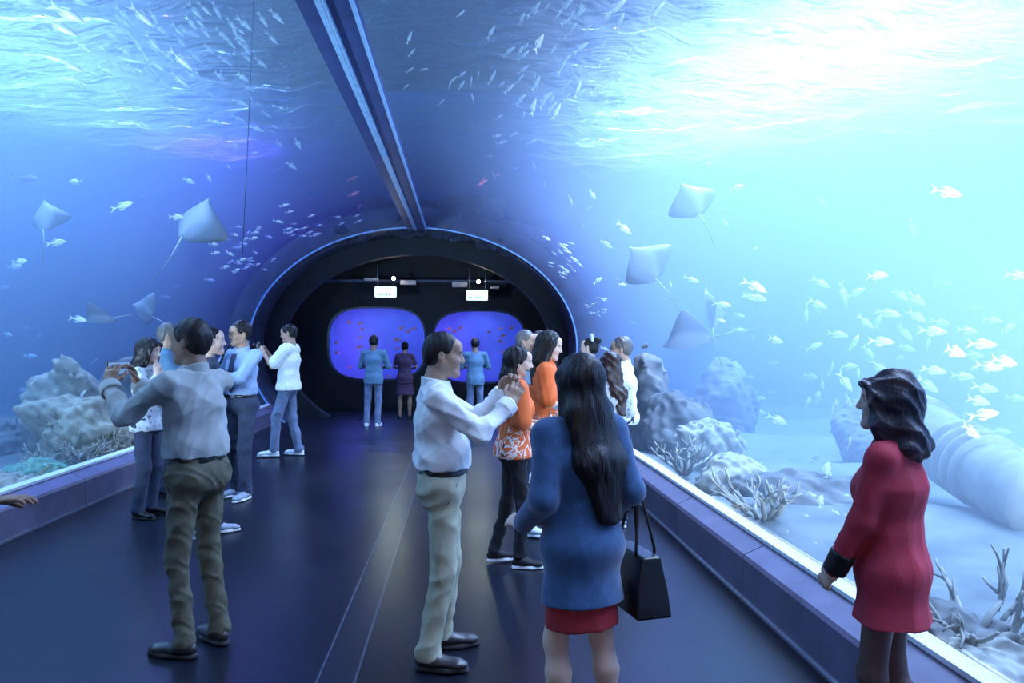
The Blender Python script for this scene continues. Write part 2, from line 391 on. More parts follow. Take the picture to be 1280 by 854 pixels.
        for axis in range(3):
            s0 = [slice(None)] * 3; s1 = [slice(None)] * 3; s0[axis] = slice(0, -1); s1[axis] = slice(1, None)
            ch = ins[tuple(s0)] != ins[tuple(s1)]; E = np.argwhere(ch)
            o1, o2 = [(1, 2), (2, 0), (0, 1)][axis]
            ok = (E[:, o1] > 0) & (E[:, o2] > 0) & (E[:, o1] < n[o1] - 1) & (E[:, o2] < n[o2] - 1); E = E[ok]
            def cell(a, b):
                q = E.copy(); q[:, o1] -= a; q[:, o2] -= b; return idx[tuple(q.T)]
            Q = np.stack([cell(0, 0), cell(1, 0), cell(1, 1), cell(0, 1)], 1)
            fl = ~ins[tuple(E.T)]; Q[fl] = Q[fl][:, ::-1]; F.append(Q)
        return V, np.concatenate(F)
def fold(V, amp, freq, seed, stretch=(1, 1, 1)):
    """soft creases: a sum of sharpened waves pushed outwards from each point's own axis"""
    r = np.random.default_rng(seed); acc = np.zeros(len(V))
    for i in range(6):
        v = r.normal(size=3) * np.array(stretch); v /= np.linalg.norm(v); f = freq * r.uniform(0.6, 1.7)
        acc += 1 - 2 * np.abs(np.sin(V @ v * f + 1.3 * np.sin(V @ r.normal(size=3) * f * 0.35) + r.uniform(0, 6.28)))
    return acc * amp / 2.4
def vnormals(V, F):
    n = np.cross(V[F[:, 2]] - V[F[:, 0]], V[F[:, 3]] - V[F[:, 1]]); N_ = np.zeros_like(V)
    for i in range(4): np.add.at(N_, F[:, i], n)
    return N_ / np.maximum(np.linalg.norm(N_, axis=1, keepdims=True), 1e-9)
def np_mesh(name, V, F, colours=None):
    me = bpy.data.meshes.new(name); me.vertices.add(len(V)); me.vertices.foreach_set('co', np.asarray(V, np.float32).ravel())
    me.loops.add(len(F) * 4); me.loops.foreach_set('vertex_index', np.asarray(F, np.int32).ravel())
    me.polygons.add(len(F)); me.polygons.foreach_set('loop_start', np.arange(0, len(F) * 4, 4, dtype=np.int32))
    me.polygons.foreach_set('use_smooth', np.ones(len(F), bool)); me.update(calc_edges=True); me.validate()
    if colours is not None:
        a = me.attributes.new('tint', 'FLOAT_COLOR', 'POINT'); a.data.foreach_set('color', np.concatenate([colours, np.ones((len(V), 1))], 1).astype(np.float32).ravel())
    return me
def cloth(field, amp=0.0, freq=22, seed=1, stretch=(1, 1, 1)):
    V, F = field.nets()
    if amp and len(V): V = V + vnormals(V, F) * fold(V, amp, freq, seed, stretch)[:, None]
    return V, F

def skin_mat(name, colour, rough=0.5):
    m, nt, b = new_mat(name); b.inputs['Roughness'].default_value = rough
    at_ = N(nt, 'ShaderNodeAttribute', attribute_name='tint'); tc = N(nt, 'ShaderNodeTexCoord')
    nz = N(nt, 'ShaderNodeTexNoise', _Scale=28.0, _Detail=3.0); nt.links.new(tc.outputs['Object'], nz.inputs['Vector'])
    mx = N(nt, 'ShaderNodeMix', data_type='RGBA', blend_type='MULTIPLY'); mx.inputs[0].default_value = 1.0
    mr = N(nt, 'ShaderNodeMapRange', **{'_To Min': 0.86, '_To Max': 1.1}); nt.links.new(nz.outputs['Fac'], mr.inputs['Value'])
    hs = N(nt, 'ShaderNodeHueSaturation'); hs.inputs['Color'].default_value = (*colour, 1); nt.links.new(mr.outputs['Result'], hs.inputs['Value'])
    nt.links.new(hs.outputs[0], mx.inputs[6]); nt.links.new(at_.outputs['Color'], mx.inputs[7]); nt.links.new(mx.outputs[2], b.inputs['Base Color'])
    b.inputs['Subsurface Weight'].default_value = 0.0
    return m
def hair_mat(name, colour, spec=0.5):
    m, nt, b = new_mat(name); b.inputs['Roughness'].default_value = 0.38; b.inputs['Specular IOR Level'].default_value = spec
    tc = N(nt, 'ShaderNodeTexCoord'); mp = N(nt, 'ShaderNodeMapping'); mp.inputs['Scale'].default_value = (1, 1, 0.07); nt.links.new(tc.outputs['Object'], mp.inputs['Vector'])
    nz = N(nt, 'ShaderNodeTexNoise', _Scale=160.0, _Detail=3.0); nt.links.new(mp.outputs['Vector'], nz.inputs['Vector'])
    r = N(nt, 'ShaderNodeValToRGB'); r.color_ramp.elements[0].color = (*[c * 0.45 for c in colour], 1); r.color_ramp.elements[1].color = (*[c * 1.7 for c in colour], 1)
    nt.links.new(nz.outputs['Fac'], r.inputs['Fac']); nt.links.new(r.outputs['Color'], b.inputs['Base Color'])
    bp = N(nt, 'ShaderNodeBump', _Strength=0.6, _Distance=0.006); nt.links.new(nz.outputs['Fac'], bp.inputs['Height']); nt.links.new(bp.outputs['Normal'], b.inputs['Normal'])
    return m
def vec(*a): return np.array(a, float)
def ik(a, t, l1, l2, pole):
    a, t, pole = vec(*a), vec(*t), vec(*pole); d = t - a; L = np.linalg.norm(d); Lm = (l1 + l2) * 0.995
    if L > Lm: t = a + d / L * Lm; d = t - a; L = Lm
    u = d / L; p = pole - u * (pole @ u); p /= np.linalg.norm(p)
    x = (l1 * l1 - l2 * l2 + L * L) / (2 * L); h = math.sqrt(max(l1 * l1 - x * x, 0))
    return a + u * x + p * h, t

def hand_prims(F, w, d, n, side, s, curl, kk=0.006, spread=1.0):
    """palm and five fingers: w wrist, d pointing, n palm normal, side towards the thumb"""
    w, d, n, side = [np.asarray(q, float) for q in (w, d, n, side)]
    d = d / np.linalg.norm(d); n = n - d * (n @ d); n /= np.linalg.norm(n); sd = np.cross(d, n); sd = sd if sd @ side > 0 else -sd
    F.cap(w - d * 0.03 * s, w + d * 0.015 * s, 0.025 * s, 0.024 * s, 0.015, (sd, 1.2))
    F.cap(w + d * 0.015 * s, w + d * 0.075 * s, 0.0145 * s, 0.0135 * s, 0.012, (sd, 2.6))
    for i, (off, ln, th) in enumerate(((0.030, 0.072, 0.0088), (0.010, 0.080, 0.009), (-0.010, 0.074, 0.0087), (-0.029, 0.058, 0.0078))):
        p = w + d * (0.083 - 0.004 * abs(i - 1)) * s + sd * off * s; cc = curl[i] if isinstance(curl, (tuple, list)) else curl
        ang = 0.0; q = p
        for j, fr in enumerate((0.46, 0.30, 0.24)):
            ang += (0.35 + 0.25 * j) * cc * 2.0 + (0.06 if j else 0.0)
            dv = d * math.cos(ang) + n * math.sin(ang) + sd * (0.12 * spread * off / 0.03) * math.cos(ang)
            q2 = q + dv / np.linalg.norm(dv) * ln * fr * s; r0 = th * (1 - 0.09 * j) * s; F.cap(q, q2, r0, r0 * 0.92, kk if j else 0.009); q = q2
    p = w + d * 0.022 * s + sd * 0.026 * s
    t1 = p + (d * 0.62 + sd * 0.62 + n * 0.35) * 0.042 * s; t2 = t1 + (d * 0.80 + sd * 0.18 + n * 0.45) * 0.034 * s; t3 = t2 + (d * 0.82 - sd * 0.02 + n * 0.5) * 0.026 * s
    F.cap(p, t1, 0.0135 * s, 0.0112 * s, 0.012); F.cap(t1, t2, 0.0108 * s, 0.0098 * s, kk); F.cap(t2, t3, 0.0096 * s, 0.0085 * s, kk)
    return w + d * 0.1 * s

def head_field(h, s, fem, necklow):
    F = Field((-0.12 * s, -0.14 * s, -0.28 * s), (0.12 * s, 0.16 * s, 0.15 * s), h)
    e = lambda c, r, k=0.02, **kw: F.ell([q * s for q in c], [q * s for q in r], k * s, **kw)
    c = lambda a, b, r0, r1, k=0.02, **kw: F.cap([q * s for q in a], [q * s for q in b], r0 * s, r1 * s, k * s, **kw)
    F.cap([0, -0.012 * s, -0.05 * s], necklow, (0.050 if fem else 0.058) * s, (0.054 if fem else 0.066) * s, 0.03 * s)
    e((0, -0.012, 0.030), (0.074, 0.094, 0.086)); e((0, 0.022, -0.022), (0.062, 0.070, 0.082), 0.03)
    c((-0.050, 0.0, -0.050), (-0.016, 0.070, -0.093), 0.022, 0.019, 0.03); c((0.050, 0.0, -0.050), (0.016, 0.070, -0.093), 0.022, 0.019, 0.03)
    e((0, 0.078, -0.096), (0.022, 0.019, 0.017), 0.018); e((0.037, 0.058, -0.024), (0.026, 0.028, 0.026), 0.03); e((-0.037, 0.058, -0.024), (0.026, 0.028, 0.026), 0.03)
    e((0, 0.066, 0.050), (0.055, 0.030, 0.034), 0.03); c((-0.034, 0.078, 0.024), (0.034, 0.078, 0.024), 0.013, 0.013, 0.02)
    e((0.031, 0.104, 0.004), (0.020, 0.017, 0.013), 0.012, sub=True); e((-0.031, 0.104, 0.004), (0.020, 0.017, 0.013), 0.012, sub=True)
    e((0.031, 0.081, 0.003), (0.0135, 0.0125, 0.0115), 0.004); e((-0.031, 0.081, 0.003), (0.0135, 0.0125, 0.0115), 0.004)
    c((0, 0.089, 0.016), (0, 0.108, -0.024), 0.008, 0.0115, 0.012); e((0.011, 0.098, -0.029), (0.009, 0.010, 0.008), 0.006); e((-0.011, 0.098, -0.029), (0.009, 0.010, 0.008), 0.006)
    c((-0.018, 0.084, -0.055), (0.018, 0.084, -0.055), 0.0085, 0.0085, 0.01); c((-0.014, 0.084, -0.067), (0.014, 0.084, -0.067), 0.009, 0.009, 0.008)
    c((-0.024, 0.098, -0.0605), (0.024, 0.098, -0.0605), 0.003, 0.003, 0.004, sub=True)
    for q in (-1, 1):
        e((q * 0.076, -0.012, -0.006), (0.010, 0.019, 0.031), 0.008, rot=Euler((0.15, 0, q * -0.35)).to_matrix()); e((q * 0.086, -0.006, -0.002), (0.006, 0.010, 0.017), 0.005, sub=True)
    return F
def head_tint(V, s, lips):
    x, y, z = np.abs(V[:, 0]) / s, V[:, 1] / s, V[:, 2] / s; t = np.ones((len(V), 3))
    brow = ((x - 0.032) / 0.020) ** 2 + ((z - 0.026 + 0.15 * np.abs(x - 0.03)) / 0.0055) ** 2 < 1; t[brow & (y > 0.04)] = (0.22, 0.2, 0.2)
    eye = ((x - 0.031) / 0.013) ** 2 + ((z - 0.003) / 0.0065) ** 2 < 1; t[eye & (y > 0.06)] = (1.25, 1.4, 1.6)
    iris = ((x - 0.031) / 0.0058) ** 2 + ((z - 0.003) / 0.0065) ** 2 < 1; t[iris & (y > 0.06)] = (0.08, 0.06, 0.06)
    lid = (np.abs(((x - 0.031) / 0.0145) ** 2 + ((z - 0.004) / 0.0085) ** 2 - 1) < 0.35) & (z > 0.003); t[lid & (y > 0.06)] = (0.25, 0.22, 0.22)
    lip = (x / 0.024) ** 2 + ((z + 0.061) / 0.013) ** 2 < 1; t[lip & (y > 0.07)] = lips
    return t

def person(P):
    """builds one clothed figure from a dictionary of proportions, pose and clothes; returns (root, helper that turns local points to world)"""
    H = P['H']; s = H / 1.75; fem = P.get('fem', False); bw = P.get('bw', 1.0); vox = P['vox']; sd = P.get('seed', 1); g = P.get('girth', 1.0)
    loc = P['loc']; root = empty('person', (loc[0], loc[1], 0), math.radians(P['yaw'])); tag(root, P['label'], 'person', P.get('group'))
    lean = math.radians(P.get('lean', 0)); twist = math.radians(P.get('twist', 0)); side = math.radians(P.get('side', 0))
    u = vec(math.sin(side), math.sin(lean), math.cos(lean)); u /= np.linalg.norm(u)
    xr = vec(math.cos(twist), math.sin(twist), 0); fr = vec(-math.sin(twist), math.cos(twist), 0)
    Pv = vec(P.get('hx', 0), P.get('hy', 0), 0.945 * s); hipx = vec(0.088 * s, 0, 0)
    waist = Pv + u * 0.13 * s; chest = Pv + u * 0.34 * s; nb = Pv + u * 0.535 * s
    sw = (0.158 if fem else 0.182) * s * bw; sh = {1: Pv + u * 0.475 * s + xr * sw, -1: Pv + u * 0.475 * s - xr * sw}
    hc = nb + u * 0.10 * s + vec(0, 0.022 * s, 0.052 * s) + vec(*P.get('headoff', (0, 0, 0)))
    feet = P.get('feet', ((0.10, 0.0, -8), (-0.10, 0.0, 8)))
    J = {}
    for q, ft in ((1, feet[0]), (-1, feet[1])):
        an = vec(ft[0], ft[1] - 0.03, 0.085 * s + (ft[3] if len(ft) > 3 else 0)); hip = Pv + q * hipx - vec(0, 0, 0.02)
        kn, an = ik(hip, an, 0.428 * s, 0.414 * s, (q * 0.15, 1, 0)); J['hip', q], J['knee', q], J['ank', q] = hip, kn, an
    for q, key in ((1, 'armR'), (-1, 'armL')):
        A = P.get(key, {}); w_ = A.get('wrist', (q * (sw / s + 0.06), 0.02, 0.86)); w_ = vec(*w_) * s
        el, w_ = ik(sh[q], w_, 0.285 * s, 0.255 * s, A.get('pole', (q * 0.5, -0.6, -0.5))); J['el', q], J['wr', q] = el, w_
        hd = vec(*A['dir']) if 'dir' in A else (w_ - el); J['hd', q] = hd / np.linalg.norm(hd)
        J['hn', q] = vec(*A.get('palm', (-q, 0.1, 0))); J['hs', q] = vec(*A.get('thumb', (0, 1, 0.3))); J['cu', q] = A.get('curl', 0.35)
    skin = P['skin']; X = (1, 0, 0)
    # --- body, one mesh: trunk and limbs, head, hands
    pts = np.array([Pv, nb] + [J[k] for k in J if k[0] in ('hip', 'knee', 'ank', 'el', 'wr')]); lo, hi = pts.min(0) - 0.2, pts.max(0) + 0.2; lo[2] = max(lo[2], -0.01)
    bv = max(vox * 1.25, 0.008); lg = 0.46 if 'trousers' in P['wear'] else 1.0; am = {q: (0.74 if any(G.get('sleeve', 2.0) >= 1.5 for k_, G in P['wear'].items() if k_ in ('shirt', 'coat', 'top')) else 0.86) for q in (1, -1)}
    B = Field(lo, hi, bv); fs = (0.86 if fem else 1.0) * s
    B.cap(Pv, waist, 0.085 * s, 0.080 * s, 0.03, (xr, 1.3)).cap(waist, chest, 0.08 * s, 0.085 * s, 0.03, (xr, 1.35)).cap(chest, nb - u * 0.05 * s, 0.085 * s, 0.05 * s, 0.03, (xr, 1.3))
    for q in (1, -1):
        B.cap(nb - u * 0.06 * s, sh[q] - xr * q * 0.02 * s, 0.038 * s, 0.036 * s, 0.03).cap(sh[q], J['el', q], 0.046 * fs * am[q], 0.038 * fs * am[q], 0.02).cap(J['el', q], J['el', q] * 0.65 + J['wr', q] * 0.35, 0.038 * fs * am[q], 0.040 * fs * am[q], 0.02).cap(J['el', q] * 0.65 + J['wr', q] * 0.35, J['wr', q], 0.040 * fs * am[q], 0.027 * fs * max(am[q], 0.85), 0.02)
        kn, an, hp = J['knee', q], J['ank', q], J['hip', q]; cal = kn * 0.68 + an * 0.32 + vec(0, -0.018 * s, 0)
        B.cap(hp, kn, 0.062 * s * lg, 0.052 * s * lg, 0.03).cap(kn, cal, 0.050 * s * lg, 0.053 * s * lg, 0.03).cap(cal, an, 0.052 * s * lg, 0.034 * s * lg, 0.03)
        f_ = feet[0] if q > 0 else feet[1]; a_ = math.radians(f_[2]); td = vec(-math.sin(a_), math.cos(a_), 0); J['toe', q] = td
        B.cap(an - vec(0, 0, 0.03 * s), an + td * 0.13 * s - vec(0, 0, 0.05 * s), 0.030 * s, 0.022 * s, 0.02)
    parts = [(*B.nets(), None)]
    hr = max(vox * 0.62, 0.0035) if vox < 0.012 else vox * 0.75
    Rm = (Euler((math.radians(P.get('pitch', 0)), math.radians(P.get('roll', 0)), math.radians(P.get('hyaw', 0)))).to_matrix()); Rn = np.array(Rm)
    nl = Rn.T @ (nb - u * 0.02 * s + vec(0, -0.015 * s, 0) - hc); hs = s * P.get('hscale', 1.0)
    V, F = head_field(hr, hs, fem, nl).nets(); tn = head_tint(V, hs, (1.0, 0.62, 0.60) if fem else (0.95, 0.75, 0.72)); parts.append((V @ Rn.T + hc, F, tn))
    for q in (1, -1):
        w_ = J['wr', q]; hv = max(0.0036, vox * 0.7) if vox < 0.012 else vox * 0.7
        Hf = Field(w_ - 0.21 * s, w_ + 0.21 * s, hv); hand_prims(Hf, w_, J['hd', q], J['hn', q], J['hs', q], s * (0.93 if fem else 1.0), J['cu', q]); parts.append((*Hf.nets(), None))
    VV, FF, TT, o_ = [], [], [], 0
    for V, F, t in parts:
        VV.append(V); FF.append(F + o_); o_ += len(V); TT.append(np.ones((len(V), 3)) if t is None else t)
    link('body', np_mesh('body', np.concatenate(VV), np.concatenate(FF), np.concatenate(TT)), skin, root)
    # --- clothes
    def torso(F, e, hip=True, bust=True):
        F.cap(Pv + u * 0.0, waist, (0.112 * g + e) * s, ((0.090 if fem else 0.104) * g + e) * s, 0.04, (xr, 1.32)).cap(waist, chest, ((0.090 if fem else 0.104) * g + e) * s, (0.116 + e) * s, 0.04, (xr, 1.26 if fem else 1.32)).cap(chest, Pv + u * 0.44 * s, (0.112 + e) * s, (0.075 + e) * s, 0.05, (xr, 1.32))
        for q in (1, -1):
            F.cap(nb - u * 0.045 * s, sh[q] - u * 0.012 * s, (0.058 + e) * s, (0.050 + e) * s, 0.035)
            if fem and bust: F.ell(chest + xr * q * 0.072 * s + fr * 0.068 * s - u * 0.03 * s, [(0.056 + e) * s] * 3, 0.05)
        if P.get('belly'): F.ell(waist + fr * 0.05 * s, ((0.13 + e) * s, (0.10 + e) * s, 0.13 * s), 0.06)
        F.ell(Pv - fr * 0.015 * s - u * 0.02 * s, ((0.163 * g + e) * s, (0.126 * g + e) * s, 0.12 * s), 0.05)
    def sleeves(F, e, upto, loose=1.0, k=0.025):
        for q in (1, -1):
            el, w_ = J['el', q], J['wr', q]; ru = (0.053 * (0.88 if fem else 1) + e) * loose * s; rl = (0.047 * (0.88 if fem else 1) + e) * loose * s; rw = (0.036 + e) * s
            if upto >= 1:
                t = (upto - 1) * 0.93; F.cap(sh[q], el, ru, rl, k); F.cap(el, el + (w_ - el) * t, rl, rl + (rw - rl) * t, k)
            else: F.cap(sh[q], sh[q] + (el - sh[q]) * upto, ru, ru * 1.08, k)
    def bounds(zlo, zhi, arms=True):
        p = [Pv + vec(-0.25, -0.22, 0) * 1, Pv + vec(0.25, 0.24, 0), sh[1], sh[-1], nb]
        if arms: p += [J[k] for k in J if k[0] in ('el', 'wr')]
        p = np.array(p); lo, hi = p.min(0) - 0.12, p.max(0) + 0.12; lo[2] = min(zlo, lo[2]) if arms else zlo; hi[2] = max(zhi, hi[2]) if arms else zhi
        return lo, hi
    wz = Pv[2] + 0.085 * s                                    # waistband height
    for gname, G in P['wear'].items():
        m = G['mat']; e = G.get('e', 0.0); nm = G.get('name', gname)
        if gname in ('shirt', 'coat', 'top'):
            hem = G['hem'] * s if 'hem' in G else wz - 0.005
            F = Field(*bounds(hem - 0.03, nb[2] + 0.1), vox); torso(F, 0.012 + e); sleeves(F, 0.006 + e, G.get('sleeve', 2.0), G.get('loose', 1.0))
            if 'flare' in G:
                F.cap(waist - u * 0.02, vec(Pv[0] * 0.6, Pv[1] * 0.6 - 0.01, hem - 0.05), ((0.092 if fem else 0.112) + e) * s * g, G['flare'] * s, 0.05, (X, 1.30))
            if G.get('blouse'): F.cap(vec(waist[0], waist[1], wz + 0.045 * s), vec(waist[0], waist[1], wz + 0.05 * s), (0.122 * g + e) * s, None, 0.05, (xr, 1.30))
            F.half((0, 0, hem), (0, 0, -1), 0.012); V, Q = cloth(F, G.get('crease', 0.004), G.get('freq', 24), sd, G.get('stretch', (1, 1, 1)))
            o = link(nm, np_mesh(nm, V, Q), m, root)
            if 'collar' in G:
                C = Field(nb - 0.15, nb + 0.15, max(vox * 0.7, 0.005)); ax = nb - u * 0.012 * s
                C.cap(ax - u * 0.01, ax + u * 0.042 * s, (0.077 if not fem else 0.068) * s, (0.072 if not fem else 0.062) * s, 0.01, (fr, 1.06)); C.half(ax + u * 0.038 * s + fr * 0.0, u * 1.0 + fr * 0.25, 0.004)
                V, Q = C.nets(); link('collar', np_mesh('collar', V, Q), G['collar'], o)
            if 'cuff' in G:
                for q in (1, -1):
                    w_ = J['wr', q]; dv = (J['el', q] - w_); dv /= np.linalg.norm(dv); C = Field(w_ - 0.12, w_ + 0.12, max(vox * 0.7, 0.005))
                    C.cap(w_ + dv * 0.008, w_ + dv * G.get('cufflen', 0.05), (0.046 + e) * s, (0.049 + e) * s, 0.004); C.half(w_, -dv, 0.003); C.half(w_ + dv * (G.get('cufflen', 0.05) + 0.01), dv, 0.003)
                    V, Q = C.nets(); link('cuff', np_mesh('cuff', V, Q), G['cuff'], o)
        elif gname == 'trousers':
            zl = 0.03; p = np.array([Pv] + [J[k] for k in J if k[0] in ('hip', 'knee', 'ank')]); lo, hi = p.min(0) - 0.24, p.max(0) + 0.24; lo[2] = zl; hi[2] = wz + 0.05
            F = Field(lo, hi, vox); F.cap(Pv - u * 0.0, waist - u * 0.02 * s, (0.112 * g + 0.008) * s, (0.106 * g + 0.006) * s, 0.04, (xr, 1.33))
            F.ell(Pv - fr * 0.012 * s - u * 0.02 * s, ((0.152 * g) * s, (0.114 * g) * s, 0.12 * s), 0.05); sl = G.get('slim', 1.0)
            for q in (1, -1):
                hp, kn, an = J['hip', q], J['knee', q], J['ank', q]; F.ell(hp + vec(0, -0.040 * s, -0.005), [0.078 * s * g] * 3, 0.06)
                F.cap(hp, kn, 0.088 * s * g * (0.6 + 0.4 * sl), 0.070 * s * sl, 0.035); F.cap(kn, an, 0.068 * s * sl, 0.061 * s * sl, 0.03); F.cap(an, an - vec(0, -0.012, 0.045 * s), 0.061 * s * sl, 0.064 * s * sl, 0.02)
            F.half((0, 0, wz), (0, 0, 1), 0.006); F.half((0, 0, G.get('ankle', 0.055)), (0, 0, -1), 0.006)
            V, Q = cloth(F, G.get('crease', 0.004), 24, sd + 5, (1.3, 1.3, 0.75)); o = link('trousers', np_mesh('trousers', V, Q), m, root)
            if 'belt' in G:
                C = Field(Pv + vec(-.28, -.24, 0), Pv + vec(.28, .28, 0.2), max(vox * 0.8, 0.005)); zb = wz - 0.012
                C.cap(Pv, waist - u * 0.02 * s, (0.112 * g + 0.013) * s, (0.106 * g + 0.012) * s, 0.04, (xr, 1.33)); C.half((0, 0, zb + 0.018), (0, 0, 1), 0.003); C.half((0, 0, zb - 0.018), (0, 0, -1), 0.003)
                V, Q = C.nets(); bl = link('belt', np_mesh('belt', V, Q), G['belt'], root)
                yb = V[np.argmax(V @ fr)]; box('buckle', (yb[0] * 0.1 + Pv[0] * 0.9, yb[1] + 0.002, zb), (0.042, 0.012, 0.034), MATS['brushed_steel'], bl, bevel=0.003)
            if G.get('pocket'):
                for q in (1, -1):
                    hx = (0.150 * g + 0.012) * s; tube('pocket_seam', [Pv + vec(q * hx * 0.86, 0.085 * s, 0.05 * s), Pv + vec(q * hx * 1.02, 0.05 * s, -0.02 * s), Pv + vec(q * hx * 1.06, 0.015 * s, -0.085 * s)], 0.004, m, o, 5)
        elif gname == 'skirt':
            hem = G['hem'] * s; F = Field((-0.34, -0.30, hem - 0.03), (0.34, 0.32, wz + 0.03), vox)
            F.cap(waist, Pv, 0.100 * s, 0.115 * s, 0.04, (xr, 1.3)); F.ell(Pv - fr * 0.015 * s, (0.160 * s, 0.118 * s, 0.12 * s), 0.05); F.cap(Pv, vec(Pv[0] * 0.5, Pv[1] * 0.5, hem - 0.05), 0.118 * s, G.get('flare', 0.13) * s, 0.04, (X, 1.32)); F.half((0, 0, hem), (0, 0, -1), 0.006)
            V, Q = cloth(F, G.get('crease', 0.003), 22, sd + 9, (1.6, 1.6, 0.4)); link(nm, np_mesh(nm, V, Q), m, root)
        elif gname == 'tights':
            p = np.array([J[k] for k in J if k[0] in ('hip', 'knee', 'ank')]); F = Field(p.min(0) - 0.12, p.max(0) + 0.12, vox)
            for q in (1, -1):
                hp, kn, an = J['hip', q], J['knee', q], J['ank', q]; cal = kn * 0.68 + an * 0.32 + vec(0, -0.018 * s, 0)
                F.cap(hp, kn, 0.068 * s, 0.056 * s, 0.03).cap(kn, cal, 0.054 * s, 0.057 * s, 0.03).cap(cal, an, 0.056 * s, 0.038 * s, 0.03)
            V, Q = F.nets(); link('tights', np_mesh('tights', V, Q), m, root)
        elif gname == 'shoes':
            for q in (1, -1):
                an, td = J['ank', q], J['toe', q]; lift = an[2] - 0.085 * s; base = vec(an[0], an[1], lift); sh_ = max(min(vox, 0.008), 0.0055); fl_ = np.cross(td, (0, 0, 1)); k_ = s * (0.92 if fem else 1.02)
                F = Field(base + vec(-.3, -.3, 0.0), base + vec(.3, .3, .16), sh_); F.cap(base - td * 0.035 * k_ + vec(0, 0, .045), base + td * 0.02 * k_ + vec(0, 0, .06), 0.034 * k_, 0.042 * k_, 0.03, (fl_, 1.0)); F.cap(base + td * 0.02 * k_ + vec(0, 0, .05), base + td * 0.155 * k_ + vec(0, 0, .034), 0.034 * k_, 0.026 * k_, 0.03, (fl_, 1.55)); F.cap(base + td * 0.15 * k_ + vec(0, 0, .034), base + td * 0.19 * k_ + vec(0, 0, .032), 0.024 * k_, 0.017 * k_, 0.02, (fl_, 1.6))
                F.half((0, 0, lift + 0.022), (0, 0, -1), 0.004); F.half((0, 0, lift + (0.095 if not G.get('low') else 0.075)), (0, 0, 1), 0.004); V, Q = F.nets(); so = link('shoe', np_mesh('shoe', V, Q), m, root)
                F = Field(base + vec(-.3, -.3, -.01), base + vec(.3, .3, .04), sh_); F.cap(base - td * 0.035 * k_, base + td * 0.10 * k_, 0.037 * k_, 0.047 * k_, 0.03); F.cap(base + td * 0.10 * k_, base + td * 0.185 * k_, 0.047 * k_, 0.030 * k_, 0.03)
                F.half((0, 0, lift + 0.026), (0, 0, 1)); F.half((0, 0, lift + 0.001), (0, 0, -1)); V, Q = F.nets(); link('sole', np_mesh('sole', V, Q), G['sole'], so)
        elif gname == 'hair':
            hl = max(vox * 0.75, 0.0055); hb = G.get('box', 0.30); F = Field((-0.2 * s, -hb * s, -G.get('down', 0.14) * s), (0.2 * s, 0.16 * s, 0.17 * s), hl)
            G['fn'](F, hs); V, Q = cloth(F, G.get('crease', 0.004), G.get('freq', 60), sd + 3, G.get('stretch', (1, 1, 0.15))); link('hair', np_mesh('hair', V @ Rn.T + hc, Q), m, root)
    Mw = Matrix.Translation((loc[0], loc[1], 0)) @ Matrix.Rotation(math.radians(P['yaw']), 4, 'Z')
    info = {k: Mw @ Vector(J[k]) for k in J if k[0] in ('el', 'wr', 'ank')}; info['M'] = Mw; info['J'] = J; info['s'] = s; info['hc'] = hc; info['Rn'] = Rn; info['root'] = root; info['sh'] = sh; info['Pv'] = Pv; info['wz'] = wz; info['u'] = u
    return info
# hair styles, in the head's own frame (forward +y)
def hair_short(F, s, top=0.012, front=0.060, nape=-0.062):
    F.ell((0, -0.016 * s, 0.034 * s), ((0.078 + top * .6) * s, (0.096 + top * .6) * s, (0.086 + top) * s)); F.ell((0, -0.045 * s, -0.005 * s), (0.074 * s, 0.065 * s, 0.085 * s), 0.03)
    F.half((0, 0.088 * s, front * s), (0, 0.72, -0.70), 0.01); F.half((0, -0.02 * s, nape * s), (0, 0.15, -1), 0.008)
    F.cap((-0.09 * s, 0.03 * s, -0.04 * s), (-0.09 * s, 0.0, -0.005 * s), 0.03 * s, 0.022 * s, 0.01, sub=True); F.cap((0.09 * s, 0.03 * s, -0.04 * s), (0.09 * s, 0.0, -0.005 * s), 0.03 * s, 0.022 * s, 0.01, sub=True)
def hair_long(F, s, length=0.5, back=-0.10, width=1.5, sway=0.0, front=True, thick=0.055):
    F.ell((0, -0.018 * s, 0.036 * s), (0.088 * s, 0.106 * s, 0.098 * s)); F.cap((0, -0.05 * s, 0.01 * s), (0, -0.065 * s, -0.13 * s), 0.080 * s, 0.066 * s, 0.04, ((1, 0, 0), 1.2))
    F.cap((0, -0.065 * s, -0.13 * s), (sway * 0.5, (back * 0.6 - 0.03) * s, -0.13 * s - (length - 0.13) * 0.5), 0.066 * s, thick * s, 0.05, ((1, 0, 0), width)); F.cap((sway * 0.5, (back * 0.6 - 0.03) * s, -0.13 * s - (length - 0.13) * 0.5), (sway, back * s, -length), thick * s, thick * 0.55 * s, 0.05, ((1, 0, 0), width * 0.95))
    if front:
        for q in (-1, 1): F.cap((q * 0.070 * s, 0.03 * s, 0.03 * s), (q * 0.078 * s, 0.0, -0.17 * s), 0.028 * s, 0.035 * s, 0.03)
    F.ell((0, 0.098 * s, -0.030 * s), (0.060 * s, 0.075 * s, 0.098 * s), 0.015, sub=True)
